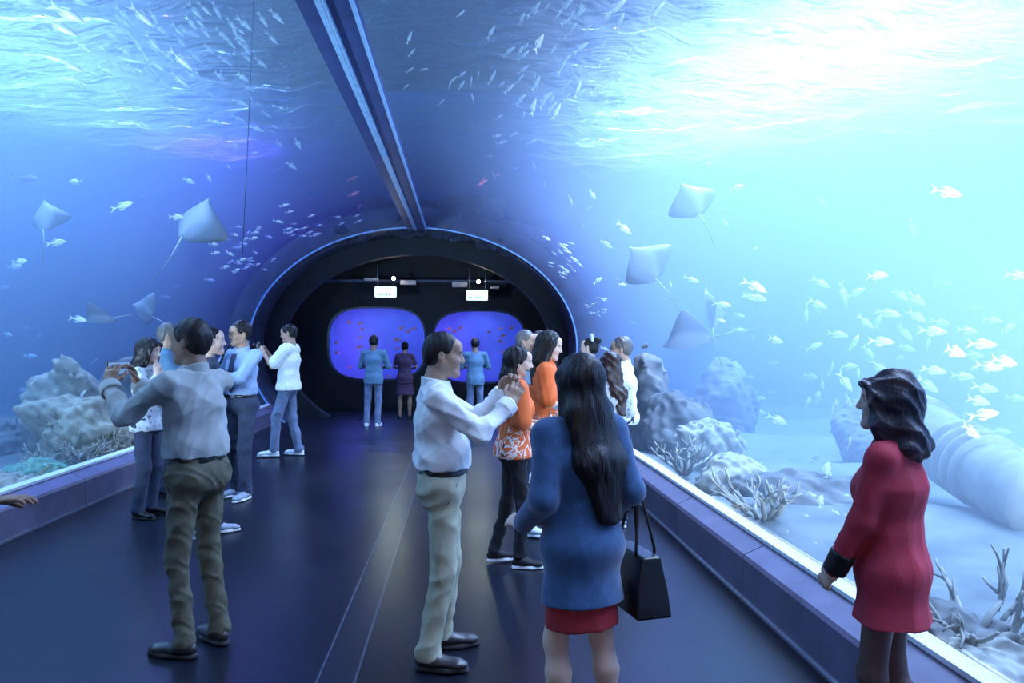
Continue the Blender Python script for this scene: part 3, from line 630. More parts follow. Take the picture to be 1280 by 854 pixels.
def hair_tail(F, s, length=0.42, bun=False, side=0.0):
    F.ell((0, -0.016 * s, 0.034 * s), (0.082 * s, 0.101 * s, 0.092 * s)); F.ell((0, -0.045 * s, -0.01 * s), (0.074 * s, 0.068 * s, 0.075 * s), 0.03)
    F.half((0, 0.086 * s, 0.052 * s), (0, 0.74, -0.68), 0.015); F.cap((-0.09 * s, 0.035 * s, -0.04 * s), (-0.09 * s, 0.0, -0.008 * s), 0.03 * s, 0.022 * s, 0.01, sub=True); F.cap((0.09 * s, 0.035 * s, -0.04 * s), (0.09 * s, 0.0, -0.008 * s), 0.03 * s, 0.022 * s, 0.01, sub=True)
    if bun: F.ell((0, -0.10 * s, 0.085 * s), (0.05 * s, 0.05 * s, 0.05 * s), 0.01)
    else: F.cap((0, -0.10 * s, 0.02 * s), (side * 0.5, -0.155 * s, -0.12 * s), 0.035 * s, 0.050 * s, 0.02, ((1, 0, 0), 1.2)); F.cap((side * 0.5, -0.155 * s, -0.12 * s), (side, -0.13 * s, -length), 0.050 * s, 0.020 * s, 0.03, ((1, 0, 0), 1.25))
def hair_bob(F, s):
    F.ell((0, -0.020 * s, 0.038 * s), (0.097 * s, 0.116 * s, 0.108 * s)); F.cap((0, -0.045 * s, 0.0), (0, -0.070 * s, -0.16 * s), 0.085 * s, 0.085 * s, 0.04, ((1, 0, 0), 1.25)); F.ell((0, -0.085 * s, -0.17 * s), (0.125 * s, 0.085 * s, 0.055 * s), 0.04)
    for q in (-1, 1): F.cap((q * 0.075 * s, 0.045 * s, 0.03 * s), (q * 0.088 * s, 0.015 * s, -0.12 * s), 0.032 * s, 0.042 * s, 0.03)
    F.cap((-0.05 * s, 0.085 * s, 0.072 * s), (0.05 * s, 0.085 * s, 0.072 * s), 0.022 * s, 0.022 * s, 0.02)
    F.ell((0, 0.110 * s, -0.035 * s), (0.058 * s, 0.075 * s, 0.092 * s), 0.015, sub=True)
# ------------------------------------------------------------------ the visitors
SK_TAN = skin_mat('tan_skin', (0.42, 0.25, 0.17)); SK_PALE = skin_mat('light_skin', (0.62, 0.42, 0.33)); SK_DEEP = skin_mat('brown_skin', (0.26, 0.15, 0.10))
HR_BLACK = hair_mat('black_hair', (0.010, 0.008, 0.010), 0.28); HR_BROWN = hair_mat('dark_brown_hair', (0.035, 0.018, 0.016)); HR_GREY = hair_mat('greying_hair', (0.10, 0.09, 0.09)); HR_GLOSS = hair_mat('glossy_black_hair', (0.020, 0.014, 0.026), 0.5)
C_WHITE = mat('white_shirt_cloth', (0.78, 0.79, 0.80), 0.8, noise=0.05, nscale=14, bump=0.3, bscale=120)
C_OFFW = mat('pale_grey_shirt_cloth', (0.36, 0.39, 0.39), 0.8, noise=0.06, nscale=14, bump=0.3, bscale=120)
C_TEE = mat('white_tee_cloth', (0.80, 0.82, 0.84), 0.85, noise=0.05, nscale=10, bump=0.3, bscale=90)
C_KHAKI = mat('khaki_twill', (0.38, 0.37, 0.27), 0.8, noise=0.08, nscale=20, bump=0.3, bscale=160)
C_OLIVE = mat('dark_khaki_twill', (0.10, 0.095, 0.065), 0.8, noise=0.10, nscale=20, bump=0.3, bscale=160)
C_JEAN = mat('faded_denim', (0.13, 0.17, 0.27), 0.85, noise=0.25, nscale=9, bump=0.4, bscale=200)
C_NAVY = mat('navy_denim', (0.03, 0.04, 0.08), 0.85, noise=0.2, nscale=12, bump=0.3, bscale=200)
C_BLACK = mat('black_cloth', (0.012, 0.012, 0.017), 0.85, noise=0.2, nscale=12, bump=0.3, bscale=150)
C_SKYB = mat('sky_blue_shirt_cloth', (0.32, 0.43, 0.64), 0.8, noise=0.06, nscale=14, bump=0.3, bscale=120)
C_TEAL = mat('dusty_blue_shirt_cloth', (0.10, 0.20, 0.30), 0.85, noise=0.1, nscale=12, bump=0.3, bscale=120)
C_PLUM = mat('plum_dress_cloth', (0.05, 0.025, 0.06), 0.85, noise=0.2, nscale=12)
C_COAT = mat('blue_wool', (0.026, 0.080, 0.20), 0.9, noise=0.18, nscale=30, bump=0.5, bscale=260, sheen=0.3)
C_RED = mat('crimson_cloth', (0.42, 0.025, 0.05), 0.75, noise=0.12, nscale=16, bump=0.3, bscale=200)
C_DRED = mat('dark_red_cloth', (0.28, 0.012, 0.02), 0.75, noise=0.15, nscale=16, bump=0.3, bscale=200)
L_BLACK = mat('black_leather', (0.012, 0.012, 0.014), 0.32, noise=0.2, nscale=20, bump=0.25, bscale=120)
L_DARK = mat('dark_shoe_leather', (0.03, 0.028, 0.035), 0.35, noise=0.2, nscale=20, bump=0.2, bscale=120)
R_BLACK = mat('black_rubber', (0.015, 0.015, 0.018), 0.7); R_WHITE = mat('white_rubber', (0.80, 0.82, 0.85), 0.6, noise=0.05, nscale=20)
SN_WHITE = mat('white_sneaker_mesh', (0.74, 0.76, 0.80), 0.75, noise=0.08, nscale=30, bump=0.4, bscale=150); SN_GREY = mat('grey_sneaker_mesh', (0.30, 0.34, 0.42), 0.8, noise=0.15, nscale=30, bump=0.4, bscale=150)
PLAST = mat('black_plastic', (0.015, 0.015, 0.018), 0.35); SCREEN = mat('phone_screen', (0.02, 0.03, 0.05), 0.1, emit=((0.25, 0.5, 1.0), 0.6)); LENSG = mat('lens_glass', (0.01, 0.012, 0.03), 0.05, spec=1.0); SILV = mat('silver_case', (0.5, 0.52, 0.56), 0.3, metal=0.8)
# orange cloth with a pale flower print near the hem
C_ORNG, nt, b = new_mat('orange_print_cloth'); b.inputs['Roughness'].default_value = 0.8
tc = N(nt, 'ShaderNodeTexCoord'); nz = N(nt, 'ShaderNodeTexNoise', _Scale=7.0, _Detail=2.0, _Distortion=2.2); nt.links.new(tc.outputs['Object'], nz.inputs['Vector'])
sp = N(nt, 'ShaderNodeSeparateXYZ'); nt.links.new(tc.outputs['Object'], sp.inputs[0])
ba = N(nt, 'ShaderNodeMapRange', **{'_From Min': 1.04, '_From Max': 0.90, '_To Min': 0.0, '_To Max': 0.045}); nt.links.new(sp.outputs['Z'], ba.inputs['Value'])
su = N(nt, 'ShaderNodeMath', operation='SUBTRACT'); su.inputs[1].default_value = 0.5; nt.links.new(nz.outputs['Fac'], su.inputs[0]); ab = N(nt, 'ShaderNodeMath', operation='ABSOLUTE'); nt.links.new(su.outputs[0], ab.inputs[0])
lt = N(nt, 'ShaderNodeMath', operation='LESS_THAN'); nt.links.new(ab.outputs[0], lt.inputs[0]); nt.links.new(ba.outputs['Result'], lt.inputs[1])
mx = N(nt, 'ShaderNodeMix', data_type='RGBA'); mx.inputs[6].default_value = (0.72, 0.13, 0.025, 1); mx.inputs[7].default_value = (0.82, 0.66, 0.60, 1); nt.links.new(lt.outputs[0], mx.inputs[0]); nt.links.new(mx.outputs[2], b.inputs['Base Color'])
# white blouse with a scattered grey print
C_PRINT, nt, b = new_mat('printed_blouse_cloth'); b.inputs['Roughness'].default_value = 0.8
tc = N(nt, 'ShaderNodeTexCoord'); vo = N(nt, 'ShaderNodeTexVoronoi', _Scale=26.0); nt.links.new(tc.outputs['Object'], vo.inputs['Vector'])
r = N(nt, 'ShaderNodeValToRGB'); r.color_ramp.elements[0].position = 0.28; r.color_ramp.elements[0].color = (0.25, 0.30, 0.40, 1); r.color_ramp.elements[1].position = 0.42; r.color_ramp.elements[1].color = (0.55, 0.58, 0.62, 1); nt.links.new(vo.outputs['Distance'], r.inputs['Fac']); nt.links.new(r.outputs['Color'], b.inputs['Base Color'])

def spot(px, depth):
    p = at(px, 427, depth); return (p.x, p.y)
def frame_at(info, p, ydir=(0, 1, 0), up=(0, 0, 1)):
    """world matrix of a held thing: p, forward and up in the figure's own frame"""
    y = Vector(ydir).normalized(); x = y.cross(Vector(up)).normalized(); z = x.cross(y)
    m = Matrix((x, y, z)).transposed().to_4x4(); m.translation = Vector(p); return info['M'] @ m
def held(name, M, label, cat):
    o = empty(name); o.matrix_world = M; tag(o, label, cat); return o
def phone(M, label, landscape=True, case=None):
    o = held('phone', M, label, 'phone'); w_, h_ = (0.152, 0.074) if landscape else (0.074, 0.152)
    box('case', (0, 0, 0), (w_, 0.009, h_), case or PLAST, o, bevel=0.003); box('screen', (0, -0.0052, 0), (w_ - 0.01, 0.001, h_ - 0.008), SCREEN, o)
    tube('lens', [(w_ * 0.38, 0.003, h_ * 0.3), (w_ * 0.38, 0.0065, h_ * 0.3)], 0.006, LENSG, o, 12); return o
def camera_body(M, label, small=False):
    o = held('camera', M, label, 'camera'); k = 0.8 if small else 1.0
    box('body', (0, 0, 0), (0.13 * k, 0.055 * k, 0.085 * k), PLAST, o, bevel=0.008); box('finder_hump', (0, 0, 0.053 * k), (0.05 * k, 0.05 * k, 0.028 * k), PLAST, o, bevel=0.006)
    l = tube('lens_barrel', [(0, 0.025 * k, 0), (0, 0.075 * k, 0), (0, 0.10 * k, 0)], 0.036 * k, PLAST, o, 20); tube('lens_glass', [(0, 0.1 * k, 0), (0, 0.102 * k, 0)], 0.030 * k, LENSG, l, 20)
    tube('shutter_button', [(0.045 * k, 0.005, 0.042 * k), (0.045 * k, 0.005, 0.05 * k)], 0.008 * k, SILV, o, 10); return o

# man in the white shirt taking a picture, in front of the blue coat
i = person(dict(H=1.665, yaw=-86, loc=spot(546, 4.05), vox=0.0068, seed=11, skin=SK_TAN, girth=1.04, belly=True, lean=-4, hy=0.03, pitch=-6, hyaw=-4, headoff=(0, 0.025, 0),
    label='man in white long-sleeved shirt and light khaki trousers raising a phone',
    feet=((0.13, -0.02, -14), (-0.15, 0.06, 6)), armR=dict(wrist=(0.09, 0.385, 1.375), pole=(0.35, 0.15, -1), dir=(-0.25, 0.45, 0.85), palm=(-0.9, 0.3, 0.1), thumb=(0, -0.6, 0.8), curl=0.55),
    armL=dict(wrist=(-0.09, 0.365, 1.42), pole=(-0.5, 0.0, -1), dir=(0.25, 0.55, 0.75), palm=(0.9, 0.3, 0.1), thumb=(0, -0.6, 0.8), curl=0.55),
    wear=dict(shirt=dict(mat=C_WHITE, blouse=True, collar=C_WHITE, cuff=C_WHITE, crease=0.0085, freq=24, e=0.006), trousers=dict(mat=C_KHAKI, belt=L_BLACK, pocket=True, crease=0.0045), shoes=dict(mat=L_DARK, sole=R_BLACK),
              hair=dict(mat=HR_BLACK, fn=lambda F, s: hair_short(F, s, 0.008, 0.066, -0.058), crease=0.002))))
phone(frame_at(i, (0.0, 0.475, 1.435), (0, 1, 0.1)), 'black phone in the hands of the man in the white shirt and khaki trousers')

# man seen from behind, dark khaki trousers, phone at arm's length
i = person(dict(H=1.735, yaw=66, loc=spot(246, 4.2), vox=0.0070, seed=21, skin=SK_DEEP, girth=1.06, bw=1.06, lean=2, pitch=-4, hyaw=8,
    label='man seen from behind in pale shirt and dark khaki trousers filming the darker tank wall',
    feet=((0.10, -0.03, -20), (-0.12, 0.0, 6)), armL=dict(wrist=(-0.17, 0.43, 1.40), pole=(-0.45, 0.1, -1), dir=(0.35, 0.15, 0.9), palm=(0.9, 0.35, 0), thumb=(0, -0.7, 0.6), curl=0.5),
    armR=dict(wrist=(0.05, 0.46, 1.385), pole=(0.4, -0.1, -1), dir=(-0.2, 0.15, 0.95), palm=(-0.9, 0.35, 0), thumb=(0, -0.7, 0.6), curl=0.5),
    wear=dict(shirt=dict(mat=C_OFFW, blouse=True, collar=C_OFFW, cuff=C_OFFW, crease=0.0085, freq=23, e=0.008), trousers=dict(mat=C_OLIVE, belt=L_BLACK, pocket=True, crease=0.0055, slim=0.9), shoes=dict(mat=L_DARK, sole=R_BLACK),
              hair=dict(mat=HR_BLACK, fn=lambda F, s: hair_short(F, s, 0.014, 0.058, -0.07), crease=0.002))))
phone(frame_at(i, (-0.045, 0.495, 1.475), (0, 1, 0.05)), 'black phone held up by the man in dark khaki trousers')

# woman in the blue coat, back view
i = person(dict(H=1.565, yaw=20, loc=spot(727, 3.12), vox=0.0062, seed=31, skin=SK_PALE, fem=True, lean=1, pitch=-3, hyaw=14, girth=1.03,
    label='woman seen from behind with long straight hair, blue coat and short red skirt',
    feet=((0.11, 0.0, -10), (-0.09, 0.05, 6)), armL=dict(wrist=(-0.215, 0.15, 1.0), pole=(-0.12, -1, -0.1), dir=(-0.25, 1, 0.1), palm=(0.6, 0, -0.8), thumb=(0.6, 0.2, 0.6), curl=0.4),
    armR=dict(wrist=(0.205, 0.13, 1.02), pole=(0.1, -1, -0.1), dir=(-0.1, 1, 0.0), palm=(-0.6, 0, -0.8), thumb=(-0.6, 0.2, 0.6), curl=0.7),
    wear=dict(coat=dict(mat=C_COAT, hem=0.68, flare=0.158, crease=0.0032, freq=15, stretch=(1, 1, 0.5), e=0.008, loose=1.1), skirt=dict(mat=C_DRED, hem=0.575, flare=0.134), shoes=dict(mat=L_BLACK, sole=R_BLACK, low=True),
              hair=dict(mat=HR_BLACK, fn=lambda F, s: hair_long(F, s, 0.52, -0.145, 2.05, 0.02, True, 0.064), down=0.60, freq=60, crease=0.0022, stretch=(1, 1, 0.06)))))
W_BLUE = i

# woman in the crimson coat at the bright glass
i = person(dict(H=1.50, hscale=1.05, yaw=46, loc=spot(1113, 2.9), vox=0.0062, seed=41, skin=SK_PALE, fem=True, lean=-1, pitch=2, hyaw=12,
    label='woman in crimson coat with wavy shoulder-length hair watching fish at the bright glass',
    feet=((0.09, 0.0, -8), (-0.09, 0.03, 8)), armL=dict(wrist=(-0.17, 0.20, 0.86), pole=(-0.5, -1, 0.1), dir=(0.25, 0.7, -0.75), palm=(0.8, -0.2, -0.3), thumb=(0.3, 0.5, 0.6), curl=0.75),
    armR=dict(wrist=(0.13, 0.24, 0.90), pole=(0.7, -1, 0.1), dir=(-0.8, 0.5, -0.2), palm=(-0.2, -0.6, -0.8), thumb=(0, 0.5, 0.8), curl=0.7),
    wear=dict(coat=dict(mat=C_RED, hem=0.706, flare=0.165, crease=0.0045, freq=15, stretch=(1, 1, 0.5), e=0.004, cuff=L_BLACK, cufflen=0.075), skirt=dict(mat=C_RED, hem=0.77, flare=0.12, name='coat_lining'), tights=dict(mat=mat('sheer_dark_tights', (0.10, 0.055, 0.05), 0.5, noise=0.1, nscale=40)), shoes=dict(mat=L_BLACK, sole=R_BLACK, low=True),
              hair=dict(mat=HR_GLOSS, fn=hair_bob, crease=0.008, freq=34, down=0.27, stretch=(0.5, 0.5, 1.3)))))

# two women in orange printed shirts
i = person(dict(H=1.58, yaw=-84, loc=spot(642, 5.75), vox=0.0085, seed=51, skin=SK_PALE, fem=True, lean=2, pitch=-8, hyaw=-8,
    label='woman in orange printed shirt and black trousers, long hair tied behind, in black sneakers',
    feet=((0.08, 0.06, -12), (-0.10, -0.10, 8)), armR=dict(wrist=(0.07, 0.27, 1.10), pole=(0.3, -0.5, -1), dir=(-0.35, 0.7, 0.55), palm=(-0.7, 0, 0.6), thumb=(0, 0.4, 0.8), curl=0.4),
    armL=dict(wrist=(-0.07, 0.29, 1.12), pole=(-0.4, -0.4, -1), dir=(0.35, 0.7, 0.5), palm=(0.7, 0, 0.6), thumb=(0, 0.4, 0.8), curl=0.4),
    wear=dict(shirt=dict(mat=C_ORNG, hem=0.87, e=0.008, sleeve=0.85, flare=0.155, loose=1.25, collar=C_ORNG, crease=0.004), trousers=dict(mat=C_BLACK, slim=0.82, ankle=0.08), shoes=dict(mat=C_BLACK, sole=R_WHITE),
              hair=dict(mat=HR_BLACK, fn=lambda F, s: hair_long(F, s, 0.34, -0.09, 1.1, 0, False), down=0.42, crease=0.004))))
phone(frame_at(i, (0.0, 0.36, 1.17), (0, 0.6, -0.7), (0, 0.7, 0.6)), 'silver phone in the hands of the woman in black sneakers', False, SILV)
i = person(dict(H=1.70, yaw=-98, loc=spot(679, 6.65), vox=0.0095, seed=61, skin=SK_PALE, fem=True, lean=3, pitch=-14, hyaw=-6,
    label='woman in orange shirt and white sneakers looking down, long loose hair over her shoulder',
    feet=((0.08, -0.08, -10), (-0.09, 0.08, 8)), armR=dict(wrist=(0.05, 0.26, 1.13), pole=(0.4, -0.5, -1), dir=(-0.4, 0.8, 0.25), palm=(-0.7, 0, 0.6), thumb=(0, 0.4, 0.8), curl=0.4),
    armL=dict(wrist=(-0.08, 0.27, 1.16), pole=(-0.4, -0.4, -1), dir=(0.4, 0.8, 0.2), palm=(0.7, 0, 0.6), thumb=(0, 0.4, 0.8), curl=0.4),
    wear=dict(shirt=dict(mat=C_ORNG, hem=0.88, e=0.008, sleeve=0.8, flare=0.155, loose=1.25, collar=C_ORNG), trousers=dict(mat=C_NAVY, slim=0.82, ankle=0.08), shoes=dict(mat=SN_WHITE, sole=R_WHITE),
              hair=dict(mat=HR_BLACK, fn=lambda F, s: hair_long(F, s, 0.40, -0.04, 1.35, 0, True), down=0.48, crease=0.004))))

# group behind them
i = person(dict(H=1.74, yaw=-110, loc=spot(655, 8.7), vox=0.0125, seed=71, skin=SK_TAN, label='grey-haired man lifting a black camera to his face behind the orange shirts', pitch=-4,
    armR=dict(wrist=(0.10, 0.16, 1.50), pole=(0.6, 0, -1), dir=(-0.3, 0.2, 0.9), palm=(-1, 0, 0)), armL=dict(wrist=(-0.07, 0.20, 1.47), pole=(-0.6, 0, -1), dir=(0.3, 0.3, 0.9), palm=(1, 0, 0)),
    wear=dict(shirt=dict(mat=C_SKYB, hem=0.85, sleeve=2.0), trousers=dict(mat=C_NAVY), shoes=dict(mat=L_DARK, sole=R_BLACK), hair=dict(mat=HR_GREY, fn=lambda F, s: hair_short(F, s, 0.012), crease=0.002))))
camera_body(frame_at(i, (0.0, 0.175, 1.60), (0, 1, 0)), 'black camera at the face of the grey-haired man', True)
i = person(dict(H=1.74, yaw=150, loc=spot(674, 9.3), vox=0.0130, seed=81, skin=SK_PALE, fem=True, label='woman with dark fringe facing the walk behind the orange shirts',
    wear=dict(top=dict(mat=C_BLACK, hem=0.85, sleeve=2.0, name='jumper'), trousers=dict(mat=C_NAVY, slim=0.85), shoes=dict(mat=SN_WHITE, sole=R_WHITE), hair=dict(mat=HR_BLACK, fn=lambda F, s: hair_long(F, s, 0.2, -0.06, 1.2), down=0.3))))
i = person(dict(H=1.66, yaw=30, loc=spot(738, 9.0), vox=0.0125, seed=91, skin=SK_PALE, fem=True, hyaw=30, label='woman with hair pinned up by a white clip, facing the bright glass',
    wear=dict(top=dict(mat=C_TEAL, hem=0.85, sleeve=0.7, name='blouse'), trousers=dict(mat=C_NAVY, slim=0.85), shoes=dict(mat=SN_WHITE, sole=R_WHITE), hair=dict(mat=HR_BLACK, fn=lambda F, s: hair_tail(F, s, 0.3, True), down=0.16))))
hcw = i['M'] @ Vector(i['hc']); clip = box('hair_clip', (0, 0, 0), (0.03, 0.02, 0.10), R_WHITE, bevel=0.006); clip.parent = i['root']; clip.location = Vector(i['hc']) + Vector((-0.03, -0.09, 0.115)); clip.rotation_euler = (0.4, -0.5, 0)
i = person(dict(H=1.66, yaw=65, loc=spot(779, 7.7), vox=0.0110, seed=101, skin=SK_TAN, girth=1.05, hyaw=10, label='grey-haired man with glasses in white shirt beside the bright plinth',
    armL=dict(wrist=(-0.12, 0.28, 1.05), pole=(-0.5, -0.5, -1)), armR=dict(wrist=(0.12, 0.28, 1.05), pole=(0.5, -0.5, -1)),
    wear=dict(shirt=dict(mat=C_WHITE, hem=0.86, sleeve=2.0, e=0.006, collar=C_WHITE), trousers=dict(mat=C_NAVY), shoes=dict(mat=L_DARK, sole=R_BLACK), hair=dict(mat=HR_GREY, fn=lambda F, s: hair_short(F, s, 0.016, 0.055), crease=0.003))))
G_ELDER = i
i = person(dict(H=1.53, yaw=12, loc=spot(763, 6.95), vox=0.0100, seed=111, skin=SK_PALE, fem=True, pitch=-4, hyaw=15, label='woman seen from behind with long curly brown hair and printed white blouse',
    armL=dict(wrist=(-0.14, 0.24, 1.10), pole=(-0.5, -0.6, -1)), armR=dict(wrist=(0.12, 0.25, 1.12), pole=(0.5, -0.6, -1)),
    wear=dict(top=dict(mat=C_PRINT, hem=0.84, sleeve=1.4, loose=1.2, flare=0.15, name='blouse'), trousers=dict(mat=C_NAVY, slim=0.85), shoes=dict(mat=SN_WHITE, sole=R_WHITE),
              hair=dict(mat=HR_BROWN, fn=lambda F, s: hair_long(F, s, 0.44, -0.12, 1.5, 0.03, True, 0.062), down=0.52, crease=0.010, freq=38, stretch=(1, 1, 1)))))
# far group at the small tanks
i = person(dict(H=1.73, yaw=-6, loc=spot(467, 15.2), vox=0.017, seed=121, skin=SK_DEEP, bw=1.05, label='man in dusty blue shirt and jeans watching the window with two visitors',
    feet=((0.08, 0.0, -5), (-0.13, 0.0, 10)), armL=dict(wrist=(-0.12, 0.28, 1.12), pole=(-0.8, -0.3, -1)), armR=dict(wrist=(0.12, 0.28, 1.12), pole=(0.8, -0.3, -1)),
    wear=dict(shirt=dict(mat=C_TEAL, hem=0.82, sleeve=1.0, loose=1.15, flare=0.15), trousers=dict(mat=C_JEAN), shoes=dict(mat=SN_WHITE, sole=R_WHITE), hair=dict(mat=HR_BLACK, fn=lambda F, s: hair_short(F, s, 0.02, 0.05)))))
i = person(dict(H=1.62, yaw=0, loc=spot(506, 16.6), vox=0.018, seed=131, skin=SK_DEEP, fem=True, label='woman in dark plum dress with her hair up watching the window',
    armL=dict(wrist=(-0.10, 0.28, 1.12), pole=(-0.9, -0.3, -1)), armR=dict(wrist=(0.10, 0.28, 1.12), pole=(0.9, -0.3, -1)),
    wear=dict(top=dict(mat=C_PLUM, hem=0.80, sleeve=0.6, flare=0.16, name='dress'), skirt=dict(mat=C_PLUM, hem=0.55, flare=0.17), shoes=dict(mat=L_BLACK, sole=R_BLACK), hair=dict(mat=HR_BLACK, fn=lambda F, s: hair_tail(F, s, 0.3, True)))))
i = person(dict(H=1.68, yaw=6, loc=spot(594, 15.6), vox=0.017, seed=141, skin=SK_DEEP, bw=1.05, label='man in dusty blue shirt standing alone before the small tank window',
    armL=dict(wrist=(-0.12, 0.28, 1.15), pole=(-0.8, -0.3, -1)), armR=dict(wrist=(0.12, 0.28, 1.2), pole=(0.8, -0.3, -1)),
    wear=dict(shirt=dict(mat=C_TEAL, hem=0.80, sleeve=1.0, loose=1.15, flare=0.15), trousers=dict(mat=C_JEAN), shoes=dict(mat=SN_WHITE, sole=R_WHITE), hair=dict(mat=HR_BLACK, fn=lambda F, s: hair_short(F, s, 0.02, 0.05)))))
# group along the shaded glass
i = person(dict(H=1.86, yaw=84, loc=spot(360, 11.2), vox=0.0135, seed=151, skin=SK_TAN, lean=-3, pitch=-10, label='man in white T-shirt and faded jeans holding a camera near the portal',
    feet=((0.10, -0.10, -12), (-0.10, 0.20, 8)), armL=dict(wrist=(-0.06, 0.30, 1.36), pole=(-0.3, 0, -1), dir=(0.2, 0.5, 0.8), palm=(0.9, 0.3, 0)), armR=dict(wrist=(0.07, 0.30, 1.36), pole=(0.3, 0, -1), dir=(-0.2, 0.5, 0.8), palm=(-0.9, 0.3, 0)),
    wear=dict(shirt=dict(mat=C_TEE, hem=0.88, sleeve=0.75, loose=1.2, flare=0.155, e=0.010, name='t_shirt'), trousers=dict(mat=C_JEAN, crease=0.007), shoes=dict(mat=SN_WHITE, sole=R_WHITE), hair=dict(mat=HR_BLACK, fn=lambda F, s: hair_short(F, s, 0.012, 0.06)))))
camera_body(frame_at(i, (0.0, 0.42, 1.56), (0, 1, 0.1)), 'black camera in the hands of the man in the white T-shirt', True)
i = person(dict(H=1.82, yaw=150, loc=spot(302, 8.25), vox=0.0110, seed=161, skin=SK_TAN, hyaw=-20, pitch=-4, label='man with glasses, tie and sky blue shirt, forearm folded across his chest',
    feet=((0.10, 0.0, -15), (-0.11, 0.08, 12)), armL=dict(wrist=(0.08, 0.27, 1.27), pole=(-0.7, 0.1, -1), dir=(1, 0.2, 0.15), palm=(0, -1, 0)), armR=dict(wrist=(0.20, 0.22, 1.02), pole=(0.9, -0.3, -0.6), dir=(-0.8, 0.5, 0), palm=(0, -1, 0)),
    wear=dict(shirt=dict(mat=C_SKYB, sleeve=1.25, collar=C_SKYB, blouse=True, loose=1.15, crease=0.005), trousers=dict(mat=C_NAVY, belt=L_BLACK), shoes=dict(mat=SN_GREY, sole=R_WHITE), hair=dict(mat=HR_BLACK, fn=lambda F, s: hair_short(F, s, 0.02, 0.06)))))
G_TIE = i
i = person(dict(H=1.74, yaw=-70, loc=spot(261, 6.6), vox=0.0100, seed=171, skin=SK_PALE, fem=True, label='woman in dark clothes and pale-soled sneakers, mostly hidden, face turned to the walk',
    feet=((0.06, -0.08, -10), (-0.09, 0.10, 8)), wear=dict(top=dict(mat=C_NAVY, hem=0.82, sleeve=2.0, name='jumper'), trousers=dict(mat=C_BLACK, slim=0.85, ankle=0.08), shoes=dict(mat=SN_GREY, sole=R_WHITE), hair=dict(mat=HR_BLACK, fn=lambda F, s: hair_tail(F, s, 0.3), down=0.36))))
i = person(dict(H=1.64, yaw=-100, loc=spot(184, 7.35), vox=0.0105, seed=181, skin=SK_PALE, fem=True, pitch=-6, label='woman in printed blouse and dark jeans resting a hand on her cheek',
    armR=dict(wrist=(0.10, 0.16, 1.40), pole=(0.6, 0.3, -1), dir=(-0.2, -0.1, 1), palm=(-0.6, -0.7, 0)), armL=dict(wrist=(-0.06, 0.25, 1.18), pole=(-0.6, -0.2, -1)),
    wear=dict(top=dict(mat=C_PRINT, hem=0.85, sleeve=1.9, loose=1.25, flare=0.15, name='blouse'), trousers=dict(mat=C_NAVY), shoes=dict(mat=L_BLACK, sole=R_BLACK), hair=dict(mat=HR_BLACK, fn=lambda F, s: hair_bob(F, s), down=0.27, crease=0.006))))
i = person(dict(H=1.80, yaw=-75, loc=spot(208, 8.4), vox=0.0115, seed=191, skin=SK_TAN, pitch=-8, label='man with greying hair bending his head behind the woman in the printed blouse',
    armR=dict(wrist=(0.08, 0.24, 1.30), pole=(0.6, 0, -1)), armL=dict(wrist=(-0.08, 0.24, 1.30), pole=(-0.6, 0, -1)),
    wear=dict(shirt=dict(mat=C_TEAL, hem=0.85, sleeve=2.0, collar=C_TEAL), trousers=dict(mat=C_NAVY), shoes=dict(mat=L_DARK, sole=R_BLACK), hair=dict(mat=HR_GREY, fn=lambda F, s: hair_short(F, s, 0.018, 0.058), crease=0.003))))
# visitor beside the shaded plinth, of whom the frame shows an outstretched hand
i = person(dict(H=1.72, yaw=-78, loc=spot(-160, 2.75), vox=0.0085, seed=201, skin=SK_DEEP, label='visitor in black whose outstretched hand reaches over the shaded plinth',
    armR=dict(wrist=(0.16, 0.40, 1.09), pole=(0.4, -0.5, -1), dir=(-0.1, 1, 0.12), palm=(0, 0, -1), thumb=(-1, 0, 0.2), curl=0.22), armL=dict(wrist=(-0.24, 0.0, 0.85)),
    wear=dict(shirt=dict(mat=C_BLACK, hem=0.85, sleeve=1.96, collar=C_BLACK), trousers=dict(mat=C_BLACK), shoes=dict(mat=L_DARK, sole=R_BLACK), hair=dict(mat=HR_BLACK, fn=lambda F, s: hair_short(F, s)))))

# glasses and tie, worn: parts of their wearers
def glasses(info, m):
    R_ = Matrix(info['Rn'].tolist()); hc = Vector(info['hc']); s = info['s']
    bm = bmesh.new()
    for q in (-1, 1):
        tube_bm(bm, [hc + R_ @ Vector(((q * 0.034 + 0.024 * math.cos(a)) * s, 0.104 * s, (0.002 + 0.017 * math.sin(a)) * s)) for a in [k * PI / 8 for k in range(17)]], 0.0024 * s, 5)
        tube_bm(bm, [hc + R_ @ Vector((q * 0.058 * s, 0.102 * s, 0.006 * s)), hc + R_ @ Vector((q * 0.079 * s, 0.0, 0.008 * s))], 0.0024 * s, 5)
    tube_bm(bm, [hc + R_ @ Vector((-0.010 * s, 0.104 * s, 0.004 * s)), hc + R_ @ Vector((0.010 * s, 0.104 * s, 0.004 * s))], 0.0024 * s, 5)
    link('glasses', bm_mesh('glasses', bm), m, info['root'])
glasses(G_TIE, PLAST); glasses(G_ELDER, PLAST)
s_ = G_TIE['s']; pb = G_TIE['Pv']
bm = bmesh.new(); cs = [(0.022, 0.105, 0.49), (0.016, 0.128, 0.46), (0.030, 0.158, 0.30), (0.040, 0.155, 0.16), (0.002, 0.152, 0.11)]; rows = []
for hw_, y, z in cs: rows.append([bm.verts.new((pb[0] + x * s_, pb[1] + (y + dy) * s_, pb[2] + z * s_)) for x, dy in ((-hw_, 0), (hw_, 0), (hw_, -0.012), (-hw_, -0.012))])
